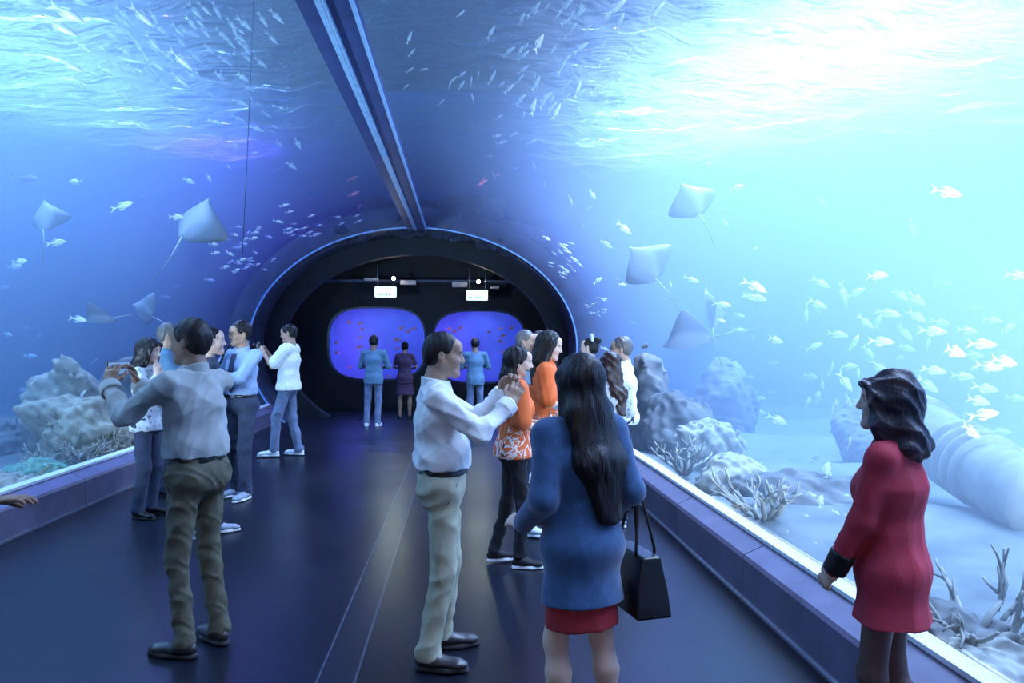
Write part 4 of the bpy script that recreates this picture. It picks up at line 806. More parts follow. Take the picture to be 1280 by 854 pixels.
for a, b_ in zip(rows, rows[1:]):
    for k in range(4): bm.faces.new((a[k], a[(k + 1) % 4], b_[(k + 1) % 4], b_[k]))
bm.faces.new(rows[0]); bm.faces.new(rows[-1][::-1]); bmesh.ops.recalc_face_normals(bm, faces=bm.faces)
link('tie', bm_mesh('tie', bm), mat('navy_tie_cloth', (0.02, 0.025, 0.08), 0.6, noise=0.2), G_TIE['root'])

# handbag hanging from the forearm of the blue coat
def handbag(M, label):
    o = held('handbag', M, label, 'bag')
    bm = bmesh.new(); v = []
    for (w_, d_, z) in ((0.14, 0.04, 0.0), (0.15, 0.065, -0.12), (0.165, 0.075, -0.235)):
        v.append([bm.verts.new(p) for p in ((-w_, -d_, z), (w_, -d_, z), (w_, d_, z), (-w_, d_, z))])
    for a, b_ in zip(v, v[1:]):
        for k in range(4): bm.faces.new((a[k], a[(k + 1) % 4], b_[(k + 1) % 4], b_[k]))
    bm.faces.new(v[0]); bm.faces.new(v[-1]); bmesh.ops.recalc_face_normals(bm, faces=bm.faces); link('bag_body', bm_mesh('bag_body', bm, 0.012, 3), L_BLACK, o, smooth=True)
    for q in (-1, 1):
        tube('handle', [(-0.08, q * 0.04, -0.01)] + [(-0.08 + 0.16 * t, q * 0.04 * (1 - math.sin(PI * t)), 0.02 + 0.24 * math.sin(PI * t)) for t in [k / 12 for k in range(13)]] + [(0.08, q * 0.04, -0.01)], 0.0065, L_BLACK, o, 8)
    box('metal_tag', (0.115, -0.05, -0.02), (0.03, 0.006, 0.022), SILV, o, bevel=0.002)
    return o
i = W_BLUE; mid = i['J']['wr', 1] * 0.45 + i['J']['el', 1] * 0.55
handbag(frame_at(i, (mid[0] + 0.075, mid[1] - 0.0, mid[2] - 0.20), (-1, 0.12, 0)), 'black leather handbag with a small metal tag on the arm of the blue coat')
# small dark shoulder bag of the man with the tie
i = G_TIE; o = held('shoulder_bag', frame_at(i, (0.24 * s_, 0.06, 0.93 * s_), (0, 1, 0)), 'dark shoulder bag at the hip of the man in sky blue shirt', 'bag')
box('bag_body', (0, 0, 0), (0.10, 0.30, 0.24), C_BLACK, o, bevel=0.02, seg=3); box('flap', (0.006, 0, 0.055), (0.105, 0.306, 0.13), L_BLACK, o, bevel=0.015)
tube('strap', [(0.0, -0.13, 0.10), (-0.03, -0.12, 0.35), (-0.15, -0.13, 0.62), (-0.20, -0.05, 0.70), (-0.17, 0.09, 0.55), (-0.05, 0.13, 0.25), (0.0, 0.13, 0.10)], 0.012, C_BLACK, o, 6)
# ------------------------------------------------------------------ end wall with two small tank windows
EWY = 19.4
def rrect(cx, cz, hw, hh, n=40, p=3.2):
    return [(cx + hw * math.copysign(abs(math.cos(t)) ** (2 / p), math.cos(t)), cz + hh * math.copysign(abs(math.sin(t)) ** (2 / p), math.sin(t))) for t in [2 * PI * k / n for k in range(n)]]
def px_at_y(px, py, Y):
    r = ray(px, py); return CAM + r * ((Y - CAM.y) / r.y)
wins = []
for (a, b_, c, d) in ((411, 531, 385, 474), (542, 656, 389, 478)):
    p, q = px_at_y(a, c, EWY), px_at_y(b_, d, EWY); wins.append(((p.x + q.x) / 2, (p.z + q.z) / 2, (q.x - p.x) / 2, (p.z - q.z) / 2))
bm = bmesh.new(); loops = [vault(40, 0.12, -0.1)] + [rrect(*w_) for w_ in wins]; ed = []
for lp in loops:
    vs_ = [bm.verts.new((x, EWY, z)) for x, z in lp]; ed += [bm.edges.new((vs_[k], vs_[(k + 1) % len(vs_)])) for k in range(len(vs_))]
g_ = bmesh.ops.triangle_fill(bm, edges=ed, use_beauty=True); ex = bmesh.ops.extrude_face_region(bm, geom=[f_ for f_ in g_['geom'] if isinstance(f_, bmesh.types.BMFace)])
bmesh.ops.translate(bm, verts=[v_ for v_ in ex['geom'] if isinstance(v_, bmesh.types.BMVert)], vec=(0, 0.16, 0)); bmesh.ops.recalc_face_normals(bm, faces=bm.faces)
ew = tag(link('wall_end', bm_mesh('wall_end', bm), m_black), 'black end wall with two rounded tank windows', kind='structure')
m_glow = mat('blue_backdrop', (0.34, 0.40, 0.90), 0.8, noise=0.12, nscale=2.0)
m_rim = mat('window_rim', (0.03, 0.03, 0.07), 0.3)
for k, (cx, cz, hw_, hh_) in enumerate(wins):
    o = tag(link('window_%d' % (k + 3), extrude_y('window_pane', rrect(cx, cz, hw_, hh_), EWY + 0.06, EWY + 0.10), m_pane), 'rounded pane of a small violet-lit tank', kind='structure')
    a = rrect(cx, cz, hw_ + 0.04, hh_ + 0.04); b_ = rrect(cx, cz, hw_ - 0.005, hh_ - 0.005)
    link('window_frame', ring_mesh('window_frame', b_ + b_[:1], a + a[:1], EWY - 0.03, EWY + 0.03), m_rim, o)
    # shell of the small tank behind the pane
    bm = bmesh.new(); box_bm(bm, (cx, EWY + 1.0, cz), (2 * hw_ + 0.35, 1.65, 2 * hh_ + 0.45)); bmesh.ops.delete(bm, geom=[f_ for f_ in bm.faces if f_.normal.y < -0.9], context='FACES')
    bmesh.ops.reverse_faces(bm, faces=bm.faces); tag(link('wall_small_tank' if k == 0 else 'wall_small_tank_2', bm_mesh('small_tank_shell', bm), m_glow), 'blue shell of a small tank', kind='structure')
    area('small_tank_lamp', (cx, EWY + 0.9, cz + hh_ + 0.12), (1.6, 0.7), 15, (0.20, 0.40, 1.0)); area('small_tank_lamp', (cx - hw_ + 0.1, EWY + 0.9, cz), (0.5, 1.2), 6, (0.45, 0.08, 1.0), (cx, EWY + 1.5, cz))
# bulkhead, pipes, spot fittings and lit exit signs in the dark lobby
m_sign = mat('sign_face', (0.9, 1.0, 0.95), 0.5, emit=((0.72, 1.0, 0.88), 2.6)); m_green = mat('sign_green', (0.0, 0.25, 0.12), 0.5, emit=((0.02, 0.42, 0.25), 0.9)); m_bulb = mat('lamp_bulb', (1, 0.9, 0.8), 0.3, emit=((1.0, 0.85, 0.72), 30.0)); m_duct = mat('pale_duct', (0.45, 0.40, 0.38), 0.6, noise=0.2)
bk = tag(box('trim_3', (0.3, 18.6, 3.02), (5.4, 0.25, 0.06), m_portal), 'dark lintel above the small tank windows', kind='structure')
for k, (px, py) in enumerate(((482, 365), (596.5, 369))):
    p = px_at_y(px, py, 17.9); o = empty('exit_sign', p); tag(o, 'lit white sign with green lettering hanging over the %s' % ('window two visitors watch' if k == 0 else 'window of the man standing alone'), 'sign', 'hanging lit signs')
    box('housing', (0, 0.03, 0), (0.50, 0.05, 0.25), m_black, o, bevel=0.01); f_ = box('sign_face', (0, 0.0, 0), (0.47, 0.012, 0.225), m_sign, o)
    for j in range(6): box('lettering', (-0.17 + 0.05 * j, -0.008, -0.055), (0.034, 0.004, 0.045 if j % 2 else 0.055), m_green, f_)
    bm = bmesh.new(); tube_bm(bm, [(0.15, -0.009, -0.03), (0.18, -0.009, -0.065), (0.215, -0.009, 0.01)], 0.009, 5); link('arrow', bm_mesh('arrow', bm), m_green, f_)
    for x in (-0.18, 0.18): tube('hanger', [(x, 0.03, 0.12), (x, 0.03, 0.62)], 0.006, m_steel, o, 6)
    q = px_at_y(*((492, 348) if k == 0 else (598, 352)), 18.2); sp = empty('spotlight', q); tag(sp, 'small warm spotlight fitting behind the lit sign over the %s' % ('window two visitors watch' if k == 0 else 'window of the man standing alone'), 'spotlight', 'lobby spotlights')
    tube('lamp_housing', [(0, 0.10, 0.06), (0, 0.0, 0)], 0.055, m_black, sp, 14); bm = bmesh.new(); bmesh.ops.create_uvsphere(bm, u_segments=12, v_segments=8, radius=0.042); link('bulb', bm_mesh('bulb', bm), m_bulb, sp, smooth=True); tube('bracket', [(0, 0.08, 0.06), (0, 0.08, 0.35)], 0.012, m_black, sp, 6)
    ld = bpy.data.lights.new('spot_beam', 'SPOT'); ld.energy = 32; ld.color = (0.82, 1.0, 0.78); ld.spot_size = math.radians(95); ld.spot_blend = 0.8; ld.shadow_soft_size = 0.05
    lo_ = bpy.data.objects.new('spot_beam', ld); COL.objects.link(lo_); lo_.location = q + Vector((0, -0.1, -0.02)); lo_.rotation_euler = (Vector((0.3 if k == 0 else -0.6, -4.5, -2.6))).to_track_quat('-Z', 'Y').to_euler()
    for (a, b_, c, d) in (((500, 350, 520, 356), (455, 347, 473, 351)) if k == 0 else ((565, 352, 584, 359), (613, 358, 624, 361))):
        pa, pb_ = px_at_y(a, b_, 18.3), px_at_y(c, d, 18.3); du = box('duct_piece', ((pa.x + pb_.x) / 2, 18.35, (pa.z + pb_.z) / 2), (pb_.x - pa.x, 0.12, pa.z - pb_.z), m_duct, sp and bk, bevel=0.02)
    ld = bpy.data.lights.new('spot_spill', 'POINT'); ld.energy = 3.0; ld.color = (1.0, 0.85, 0.75); ld.shadow_soft_size = 0.04; lo_ = bpy.data.objects.new('spot_spill', ld); COL.objects.link(lo_); lo_.location = q + Vector((0, -0.07, 0.0))

# ------------------------------------------------------------------ reef
def rockmesh(name, size, seed, h=None, amp=0.09, freq=5.0, lumps=5):
    r = np.random.default_rng(seed); sx, sy, sz = size; h = h or max(size) / 34
    F = Field((-sx * 1.6, -sy * 1.6, -0.15), (sx * 1.6, sy * 1.6, sz * 1.6), h); F.ell((0, 0, sz * 0.35), (sx * 0.8, sy * 0.8, sz * 0.6), 0.1)
    for k in range(lumps): F.ell((r.uniform(-.5, .5) * sx, r.uniform(-.5, .5) * sy, r.uniform(0.1, .75) * sz), (r.uniform(.25, .5) * sx, r.uniform(.25, .5) * sy, r.uniform(.2, .4) * sz), 0.08)
    F.noise(amp * min(size), freq / min(size) * 0.7, seed, n=9); F.noise(amp * 0.5 * min(size), freq * 2.6 / min(size) * 0.7, seed + 1, n=9); F.noise(0.020, 46, seed + 2, n=9)
    V, Q = F.nets(); return np_mesh(name, V, Q)
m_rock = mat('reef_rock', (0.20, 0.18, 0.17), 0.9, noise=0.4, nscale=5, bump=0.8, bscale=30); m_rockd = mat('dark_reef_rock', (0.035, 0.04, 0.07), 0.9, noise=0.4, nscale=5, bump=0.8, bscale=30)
m_cor1 = mat('cream_coral', (0.46, 0.42, 0.36), 0.8, noise=0.2, nscale=12, bump=0.5, bscale=50); m_cor2 = mat('ochre_coral', (0.40, 0.35, 0.26), 0.8, noise=0.3, nscale=12, bump=0.5, bscale=50); m_cor3 = mat('green_coral', (0.20, 0.38, 0.28), 0.8, noise=0.3, nscale=12, bump=0.5, bscale=50)
def rock(px, py, depth, size, seed, m, label, name='reef_rock', rz=0.0, sink=0.12, z=None, **kw):
    p = at(px, py, depth); lim = 3.05 + size[0] * 0.9
    if abs(p.x) < lim and z is None: p.x = math.copysign(lim, p.x)
    o = link(name, rockmesh(name, size, seed, **kw), m, loc=(p.x, p.y, BED_Z - sink + 0.1 if z is None else z)); o.rotation_euler = (0, 0, rz); return tag(o, label, 'rock', 'reef rocks')
rock(812, 480, 11.0, (0.36, 0.45, 1.42), 1, m_rock, 'tall grooved rock pillar beside the bright plinth near the portal', freq=7)
rock(850, 520, 10.2, (0.55, 0.6, 0.95), 2, m_rock, 'craggy rock heap next to the tall rock pillar', freq=7)
rock(885, 560, 9.3, (0.5, 0.5, 0.62), 3, m_cor1, 'low cream reef boulder before the craggy heap', freq=8)
rock(905, 480, 12.5, (0.6, 0.6, 1.25), 27, m_rock, 'hazy rock stack standing behind the craggy heap')
rock(920, 600, 7.6, (0.45, 0.4, 0.42), 5, m_cor1, 'rounded pale boulder under the branching coral bush')
rock(1030, 640, 7.0, (0.8, 0.5, 0.34), 6, m_rock, 'long low rock ledge lying on the sand of the bright tank')
rock(1190, 800, 3.9, (0.34, 0.4, 0.20), 7, m_rock, 'flat rock under the staghorn coral')
rock(1255, 840, 3.5, (0.3, 0.3, 0.16), 8, m_cor1, 'small pale rubble stone beside the staghorn coral')
rock(1130, 560, 9.5, (0.8, 0.7, 0.75), 9, m_rock, 'blurred boulder behind the fallen column')
rock(130, 540, 9.6, (0.62, 0.7, 0.85), 11, m_cor2, 'ochre coral-grown rock in the shaded tank', freq=8)
rock(85, 500, 10.4, (0.6, 0.6, 1.25), 12, m_cor2, 'tall ochre rock behind the coral-grown rock', freq=8)
rock(160, 480, 12.0, (0.7, 0.6, 1.2), 13, m_rock, 'dim rock stack farther along the shaded tank')
rock(70, 575, 8.2, (0.42, 0.42, 0.30), 14, m_cor3, 'green dome coral on the sand of the shaded tank', freq=4)
rock(20, 590, 7.6, (0.55, 0.45, 0.26), 15, m_cor1, 'pale rubble mound near the shaded plinth', freq=10)
rock(15, 520, 10.5, (0.6, 0.6, 0.5), 16, m_rock, 'distant low rock behind the pale rubble mound')
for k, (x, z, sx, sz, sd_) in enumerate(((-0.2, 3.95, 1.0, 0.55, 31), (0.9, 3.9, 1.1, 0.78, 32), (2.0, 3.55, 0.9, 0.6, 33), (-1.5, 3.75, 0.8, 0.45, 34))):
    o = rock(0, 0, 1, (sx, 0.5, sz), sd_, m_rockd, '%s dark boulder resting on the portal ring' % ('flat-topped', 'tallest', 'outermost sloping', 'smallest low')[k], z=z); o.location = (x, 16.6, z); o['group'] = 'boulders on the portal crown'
def branch_coral(px, py, depth, height, spread, seed, m, label, n=7):
    r = np.random.default_rng(seed); p = at(px, py, depth); p.x = math.copysign(max(abs(p.x), 3.05 + spread * 0.75), p.x); root = empty('branching_coral', (p.x, p.y, BED_Z + 0.16)); tag(root, label, 'coral')
    def grow(bm, a, d, L, rad, lev):
        d = d / np.linalg.norm(d); mid_ = a + d * L * 0.5 + r.normal(size=3) * L * 0.06; b_ = a + d * L; tube_bm(bm, [a, mid_, b_], [rad, rad * 0.85, rad * 0.6], 6)
        if lev:
            for k in range(r.integers(2, 4)): grow(bm, a + d * L * r.uniform(.45, 1.0), d + r.normal(size=3) * 0.55 + np.array((0, 0, 0.2)), L * r.uniform(.5, .75), rad * 0.65, lev - 1)
    for k in range(n):
        bm = bmesh.new(); a = 2 * PI * k / n + r.uniform(-.3, .3); grow(bm, np.array((0.03 * math.cos(a), 0.03 * math.sin(a), -0.1)), np.array((math.cos(a) * spread, math.sin(a) * spread, height * r.uniform(.5, 1.0))), height * r.uniform(.5, .7), 0.020 * height / 0.5 + 0.004, 2); link('branch', bm_mesh('branch', bm), m, root, smooth=True)
branch_coral(945, 640, 6.35, 0.48, 0.40, 41, m_cor1, 'pale branching coral bush on the sand beside the bright glass', 9)
branch_coral(1195, 790, 3.75, 0.42, 0.42, 42, m_cor1, 'pale staghorn coral close to the glass below the crimson coat', 10)
branch_coral(855, 600, 8.6, 0.45, 0.3, 43, m_cor1, 'cream branching coral growing by the reef boulder')
branch_coral(35, 575, 7.9, 0.30, 0.3, 44, m_cor2, 'ochre branching coral on the pale rubble mound')
branch_coral(60, 560, 8.7, 0.35, 0.3, 46, m_cor1, 'cream branching coral between the green dome and the ochre rock')
branch_coral(150, 555, 9.0, 0.40, 0.3, 47, m_cor1, 'cream branching coral at the foot of the coral-grown rock')
branch_coral(120, 505, 9.3, 0.5, 0.4, 45, m_cor2, 'ochre branching coral on the coral-grown rock')
# fallen ringed column
A_, B_ = at(1140, 555, 7.6), at(1310, 740, 5.7); A_.z = max(A_.z, 0.8); B_.z = BED_Z + 0.30
dv = (B_ - A_); col = empty('fallen_column', B_); tag(col, 'fallen stone column with raised rings leaning on the sand behind the crimson coat', 'column')
m_col = mat('pale_weathered_stone', (0.28, 0.27, 0.24), 0.9, noise=0.3, nscale=6, bump=0.6, bscale=40)
bm = bmesh.new(); tube_bm(bm, [-dv * (1 - t) for t in [k / 10 for k in range(11)]], [0.27 + 0.02 * math.sin(k * 0.9) for k in range(11)], 24); link('shaft', bm_mesh('shaft', bm), m_col, col, smooth=True)
for t in (0.40, 0.47, 0.54, 0.61): tube('ring', [-dv * (1 - t), -dv * (1 - t - 0.018)], 0.312, m_col, col, 24)
tube('capital', [-dv * 1.0, -dv * 0.95, -dv * 0.90], [0.33, 0.36, 0.28] and 0.34, m_col, col, 24)
# slack rope in the shaded tank
p0, p1 = at(318, -12, 8.2), at(303, 318, 13.2); tag(tube('tank_rope', [p0.lerp(p1, t) + Vector((0, 0, -0.12 * math.sin(PI * t))) for t in [k / 14 for k in range(15)]], 0.006, mat('dark_rope', (0.02, 0.03, 0.08), 0.8), None, 5), 'thin dark rope slanting through the shaded tank', 'rope')

# ------------------------------------------------------------------ fish
def fish_parts(deep, wide, bend, fork=0.5):
    """unit fish, head towards +x, length 1: body, tail fin, dorsal fin as separate vertex lists"""
    ns, nr = 12, 10; V = []; F = []
    prof = [0.02, 0.30, 0.56, 0.80, 0.95, 1.0, 0.95, 0.80, 0.58, 0.34, 0.17, 0.12]
    xs_ = [0.5 - 0.78 * (k / (ns - 1)) ** 1.05 for k in range(ns)]
    by = lambda x: bend * (0.5 - x) ** 2
    for k in range(ns):
        for j in range(nr):
            a = 2 * PI * j / nr; V.append((xs_[k], by(xs_[k]) + math.sin(a) * prof[k] * wide, math.cos(a) * prof[k] * deep * (1.0 if math.cos(a) > 0 else 0.92)))
    for k in range(ns - 1):
        for j in range(nr): F.append((k * nr + j, k * nr + (j + 1) % nr, (k + 1) * nr + (j + 1) % nr, (k + 1) * nr + j))
    F += [tuple(range(nr - 1, -1, -1)), tuple((ns - 1) * nr + j for j in range(nr))]
    def fin(outline, th):
        n = len(outline); v = [(x, by(x) + q * th * (1 if k in (0, n - 1) else 0.3), z) for q in (-1, 1) for k, (x, z) in enumerate(outline)]
        return v, [tuple(range(n - 1, -1, -1)), tuple(range(n, 2 * n))] + [(k, (k + 1) % n, n + (k + 1) % n, n + k) for k in range(n)]
    t = max(deep, 0.12) * 1.15
    tail = fin([(-0.25, 0.025), (-0.5, t), (-0.40 + 0.06 * (1 - fork), 0.0), (-0.5, -t), (-0.25, -0.025)], 0.008)
    dor = fin([(0.14, deep * 0.90), (0.02, deep * 1.42), (-0.12, deep * 1.05), (-0.20, deep * 0.62), (-0.05, deep * 0.80)], 0.006)
    pel = fin([(0.10, -deep * 0.80), (-0.02, -deep * 1.30), (-0.14, -deep * 1.0), (-0.20, -deep * 0.55), (-0.05, -deep * 0.75)], 0.006)
    return (V, F), tail, dor, pel
def join(*ps):
    V, F = [], []
    for v, f_ in ps: o = len(V); V += v; F += [tuple(i_ + o for i_ in q) for q in f_]
    return V, F
def fish_mat(name, back, belly, rough=0.35):
    m, nt, b = new_mat(name); b.inputs['Roughness'].default_value = rough; b.inputs['Metallic'].default_value = 0.15
    tc = N(nt, 'ShaderNodeTexCoord'); sp = N(nt, 'ShaderNodeSeparateXYZ'); nt.links.new(tc.outputs['Object'], sp.inputs[0])
    nz = N(nt, 'ShaderNodeTexNoise', _Scale=14.0); nt.links.new(tc.outputs['Object'], nz.inputs['Vector']); ml = N(nt, 'ShaderNodeMath', operation='MULTIPLY_ADD'); ml.inputs[1].default_value = 0.05; nt.links.new(nz.outputs['Fac'], ml.inputs[0]); nt.links.new(sp.outputs['Z'], ml.inputs[2])
    r = N(nt, 'ShaderNodeMapRange', **{'_From Min': 0.02, '_From Max': 0.12}); nt.links.new(ml.outputs[0], r.inputs['Value'])
    mx = N(nt, 'ShaderNodeMix', data_type='RGBA'); mx.inputs[6].default_value = (*belly, 1); mx.inputs[7].default_value = (*back, 1); nt.links.new(r.outputs['Result'], mx.inputs[0]); nt.links.new(mx.outputs[2], b.inputs['Base Color'])
    tl_ = N(nt, 'ShaderNodeBsdfTranslucent'); nt.links.new(mx.outputs[2], tl_.inputs['Color']); ms_ = N(nt, 'ShaderNodeMixShader', _Fac=0.45); nt.links.new(b.outputs[0], ms_.inputs[1]); nt.links.new(tl_.outputs[0], ms_.inputs[2]); nt.links.new(ms_.outputs[0], nt.nodes['Material Output'].inputs['Surface']); return m
m_fish = fish_mat('silver_fish_skin', (0.85, 0.87, 0.85), (0.98, 0.98, 0.97)); m_fdark = fish_mat('dusky_fish_skin', (0.10, 0.07, 0.12), (0.30, 0.22, 0.28)); m_fyel = fish_mat('pale_yellow_fish_skin', (0.85, 0.82, 0.62), (0.95, 0.93, 0.85)); m_fpink = fish_mat('pink_fish_skin', (0.75, 0.18, 0.35), (0.85, 0.35, 0.50)); m_forg = fish_mat('orange_fish_skin', (1.0, 0.45, 0.25), (1.0, 0.65, 0.50))
KIND = {}
for kn, (dp, wd, mt) in dict(slim=(0.105, 0.075, m_fish), jack=(0.150, 0.085, m_fish), disc=(0.26, 0.075, m_fyel), dusky=(0.16, 0.09, m_fdark), pink=(0.14, 0.08, m_fpink), orange=(0.20, 0.10, m_forg)).items():
    KIND[kn] = []
    for bd in (-0.22, 0.0, 0.20):
        bo, ta, do, pe = fish_parts(dp, wd, bd); ms = {}
        for nm, g_ in (('body', bo), ('tail_fin', ta), ('dorsal_fin', do), ('belly_fin', pe), ('whole', join(bo, ta, do, pe))):
            me = pymesh(kn + '_' + nm, *g_); bm = bmesh.new(); bm.from_mesh(me); bmesh.ops.recalc_face_normals(bm, faces=bm.faces); bm.to_mesh(me); bm.free(); me.materials.append(mt)
            if nm in ('body', 'whole'): me.polygons.foreach_set('use_smooth', [True] * len(me.polygons))
            ms[nm] = me
        KIND[kn].append(ms)
def in_tunnel(p, m=0.12):
    if p.y > Y1 - 0.3: return (p.x / (EA + 0.75)) ** 2 + ((p.z - ZC) / (EB + 0.75)) ** 2 < 1
    return (p.x / (EA + m)) ** 2 + ((p.z - ZC) / (EB + m)) ** 2 < 1 or abs(p.x) < 2.9 + m and p.z < ZC
def water_span(px, py, pad):
    """depths between which the sight line runs through open water"""
    d = 0.5
    while in_tunnel(at(px, py, d), pad) and d < 22: d += 0.1
    a = d
    while d < 19:
        p = at(px, py, d)
        if p.z > WATER_Z - 0.25 or p.z < BED_Z + 0.2 or abs(p.x) > TANK_X - 0.5 or in_tunnel(p, pad): break
        d += 0.1
    return a, d
rf = np.random.default_rng(99); NF = 0
def fish(px, py, plen, ang, kind, label, group, size=0.24, depth=None, fwd=None, mass=None):
    global NF
    a, b_ = water_span(px, py, 0.18)
    if b_ <= a + 0.05: return None
    d = depth or size * FPX / plen; d = min(max(d, a + 0.15), max(b_ - 0.1, a + 0.15)); L = plen * d / FPX
    if L > 0.75: L = 0.75
    t = math.radians(ang); f_ = rf.uniform(-0.35, 0.35) if fwd is None else fwd
    ax = (RGT * math.cos(t) - UP * math.sin(t) + FWD * f_).normalized(); z = UP - ax * UP.dot(ax)
    if z.length < 0.25: z = FWD * -1 - ax * (-FWD).dot(ax)
    z.normalize(); z = Matrix.Rotation(rf.uniform(-0.35, 0.35), 3, ax) @ z; y = z.cross(ax); M = Matrix((ax, y, z)).transposed().to_4x4(); M.translation = at(px, py, d); M = M @ Matrix.Diagonal((L, L, L, 1))
    ms = KIND[kind][int(rf.integers(0, 3))]
    if mass is not None: mass.append((M, ms['whole'])); return None
    if plen >= 17:
        o = link('fish', ms['body']); o.matrix_world = M
        for nm in ('tail_fin', 'dorsal_fin', 'belly_fin'): link(nm, ms[nm], parent=o)
    else: o = link('fish', ms['whole']); o.matrix_world = M
    NF += 1; return tag(o, label, 'fish', group)
def school(lst, kind, label, group, **kw):
    for q in lst: fish(*q, kind, label, group, **kw)
def cloud(n, box_, plen, ang, kind, label, group, size=0.2, jit=18, stuff=False):
    k = 0; mass = [] if stuff else None
    while k < n:
        x, y = rf.uniform(box_[0], box_[2]), rf.uniform(box_[1], box_[3])
        u_, v_ = (x - box_[0]) / (box_[2] - box_[0]) * 2 - 1, (y - box_[1]) / (box_[3] - box_[1]) * 2 - 1
        if u_ * u_ + v_ * v_ > 1: continue
        fish(x, y, rf.uniform(*plen), ang + rf.normal() * jit, kind, label, group, size=size * rf.uniform(.8, 1.25), mass=mass); k += 1
    if stuff and mass:
        V, Q = [], []
        for M, me in mass:
            o_ = len(V); V += [M @ v_.co for v_ in me.vertices]; Q += [tuple(i_ + o_ for i_ in p_.vertices) for p_ in me.polygons]
        tag(link('fish_shoal', pymesh('fish_shoal', V, Q), m_fish if kind != 'pink' else m_fpink, smooth=True), label, 'fish', kind='stuff')
A = 'slender silver fish in the school streaming under the water top of the shaded tank'
school([(82, 15, 52, 28), (75, 34, 46, 25), (102, 58, 32, 30), (88, 82, 36, 25), (98, 103, 28, 50), (154, 26, 28, 40), (177, 20, 40, 42), (128, 61, 20, 40), (144, 82, 26, 30), (116, 92, 24, 35), (131, 88, 25, 38), (152, 118, 28, 20), (157, 66, 26, 40), (169, 51, 26, 40), (192, 54, 30, 50), (200, 36, 22, 40), (188, 93, 24, 40), (208, 108, 24, 40), (225, 100, 30, 40), (223, 38, 26, 45), (226, 52, 22, 45), (244, 15, 28, 45), (256, 10, 26, 50), (270, 13, 25, 60), (249, 28, 20, 45), (257, 41, 20, 50), (261, 61, 19, 45), (282, 77, 22, 30), (226, 75, 36, 40), (244, 70, 24, 45), (166, 88, 24, 55), (164, 108, 24, 35), (262, 118, 17, 40), (300, 128, 24, 25), (297, 148, 19, 25), (269, 152, 22, 20), (320, 160, 22, 22), (333, 143, 15, 35), (338, 164, 17, 15), (140, 45, 30, 35), (210, 70, 26, 42), (238, 88, 20, 42), (160, 40, 24, 45), (30, 2, 34, 12), (98, 2, 30, 20), (289, 30, 20, 55), (288, 55, 18, 40), (308, 72, 20, 40), (325, 78, 22, 40), (310, 110, 18, 30), (328, 25, 22, 55), (345, 20, 26, 45), (340, 48, 20, 45), (275, 95, 14, 80), (313, 122, 12, 60)], 'slim', A, 'school over the shaded tank', size=0.25, fwd=0.25)
cloud(26, (120, 0, 330, 115), (14, 26), 42, 'slim', A, 'school over the shaded tank', size=0.22, jit=10)
B = 'small pale fish scattered in midwater of the shaded tank'
school([(295, 182, 15, 60), (318, 191, 10, 0), (349, 180, 15, 45), (372, 179, 18, 60), (364, 207, 17, 35), (285, 208, 11, 40), (236, 226, 19, 25), (261, 222, 15, 60), (177, 244, 10, 40), (251, 252, 12, 60), (220, 271, 23, 5), (154, 258, 30, -20), (95, 227, 20, 180), (24, 327, 24, -3), (18, 333, 20, -5), (70, 303, 24, -10), (5, 359, 16, 0), (97, 399, 26, 10), (48, 420, 14, -40), (97, 443, 11, 30), (38, 445, 17, 5), (27, 488, 18, -5), (118, 452, 14, -35), (40, 522, 17, -70), (73, 545, 14, -50), (8, 418, 18, 10), (30, 410, 14, -5), (220, 358, 12, 0), (207, 371, 13, 10), (262, 350, 14, 5)], 'jack', B, 'scattered fish of the shaded tank', size=0.22)
cloud(26, (80, 475, 170, 585), (11, 20), -50, 'slim', 'slim fish shoal slanting above the ochre coral rock', 'shoal over the ochre reef', size=0.19, jit=12, stuff=True)
cloud(34, (262, 282, 345, 345), (7, 13), -8, 'jack', 'tight shoal of tiny white fish near the violet light of the shaded tank', 'violet-lit shoal of the shaded tank', size=0.15, stuff=True)
cloud(26, (345, 240, 450, 310), (8, 17), -12, 'slim', 'shoal of thin bright fish streaking beside the portal over the shaded tank', 'streaking fish beside the portal', size=0.16, jit=14, stuff=True)
tag(fish(31, 224, 36, 0, 'dusky', 'dusky fish swimming alone in the shaded tank', None, size=0.4), 'dusky fish swimming alone in the shaded tank', 'fish')
cloud(4, (400, 215, 500, 260), (10, 18), -25, 'pink', 'pinkish fish near the violet light by the portal', 'pink fish by the portal', size=0.2); cloud(3, (560, 210, 640, 250), (10, 16), -15, 'pink', 'pinkish fish near the violet light by the portal', 'pink fish by the portal', size=0.2)
C_ = 'silver fish of the big school at eye height in the bright tank'
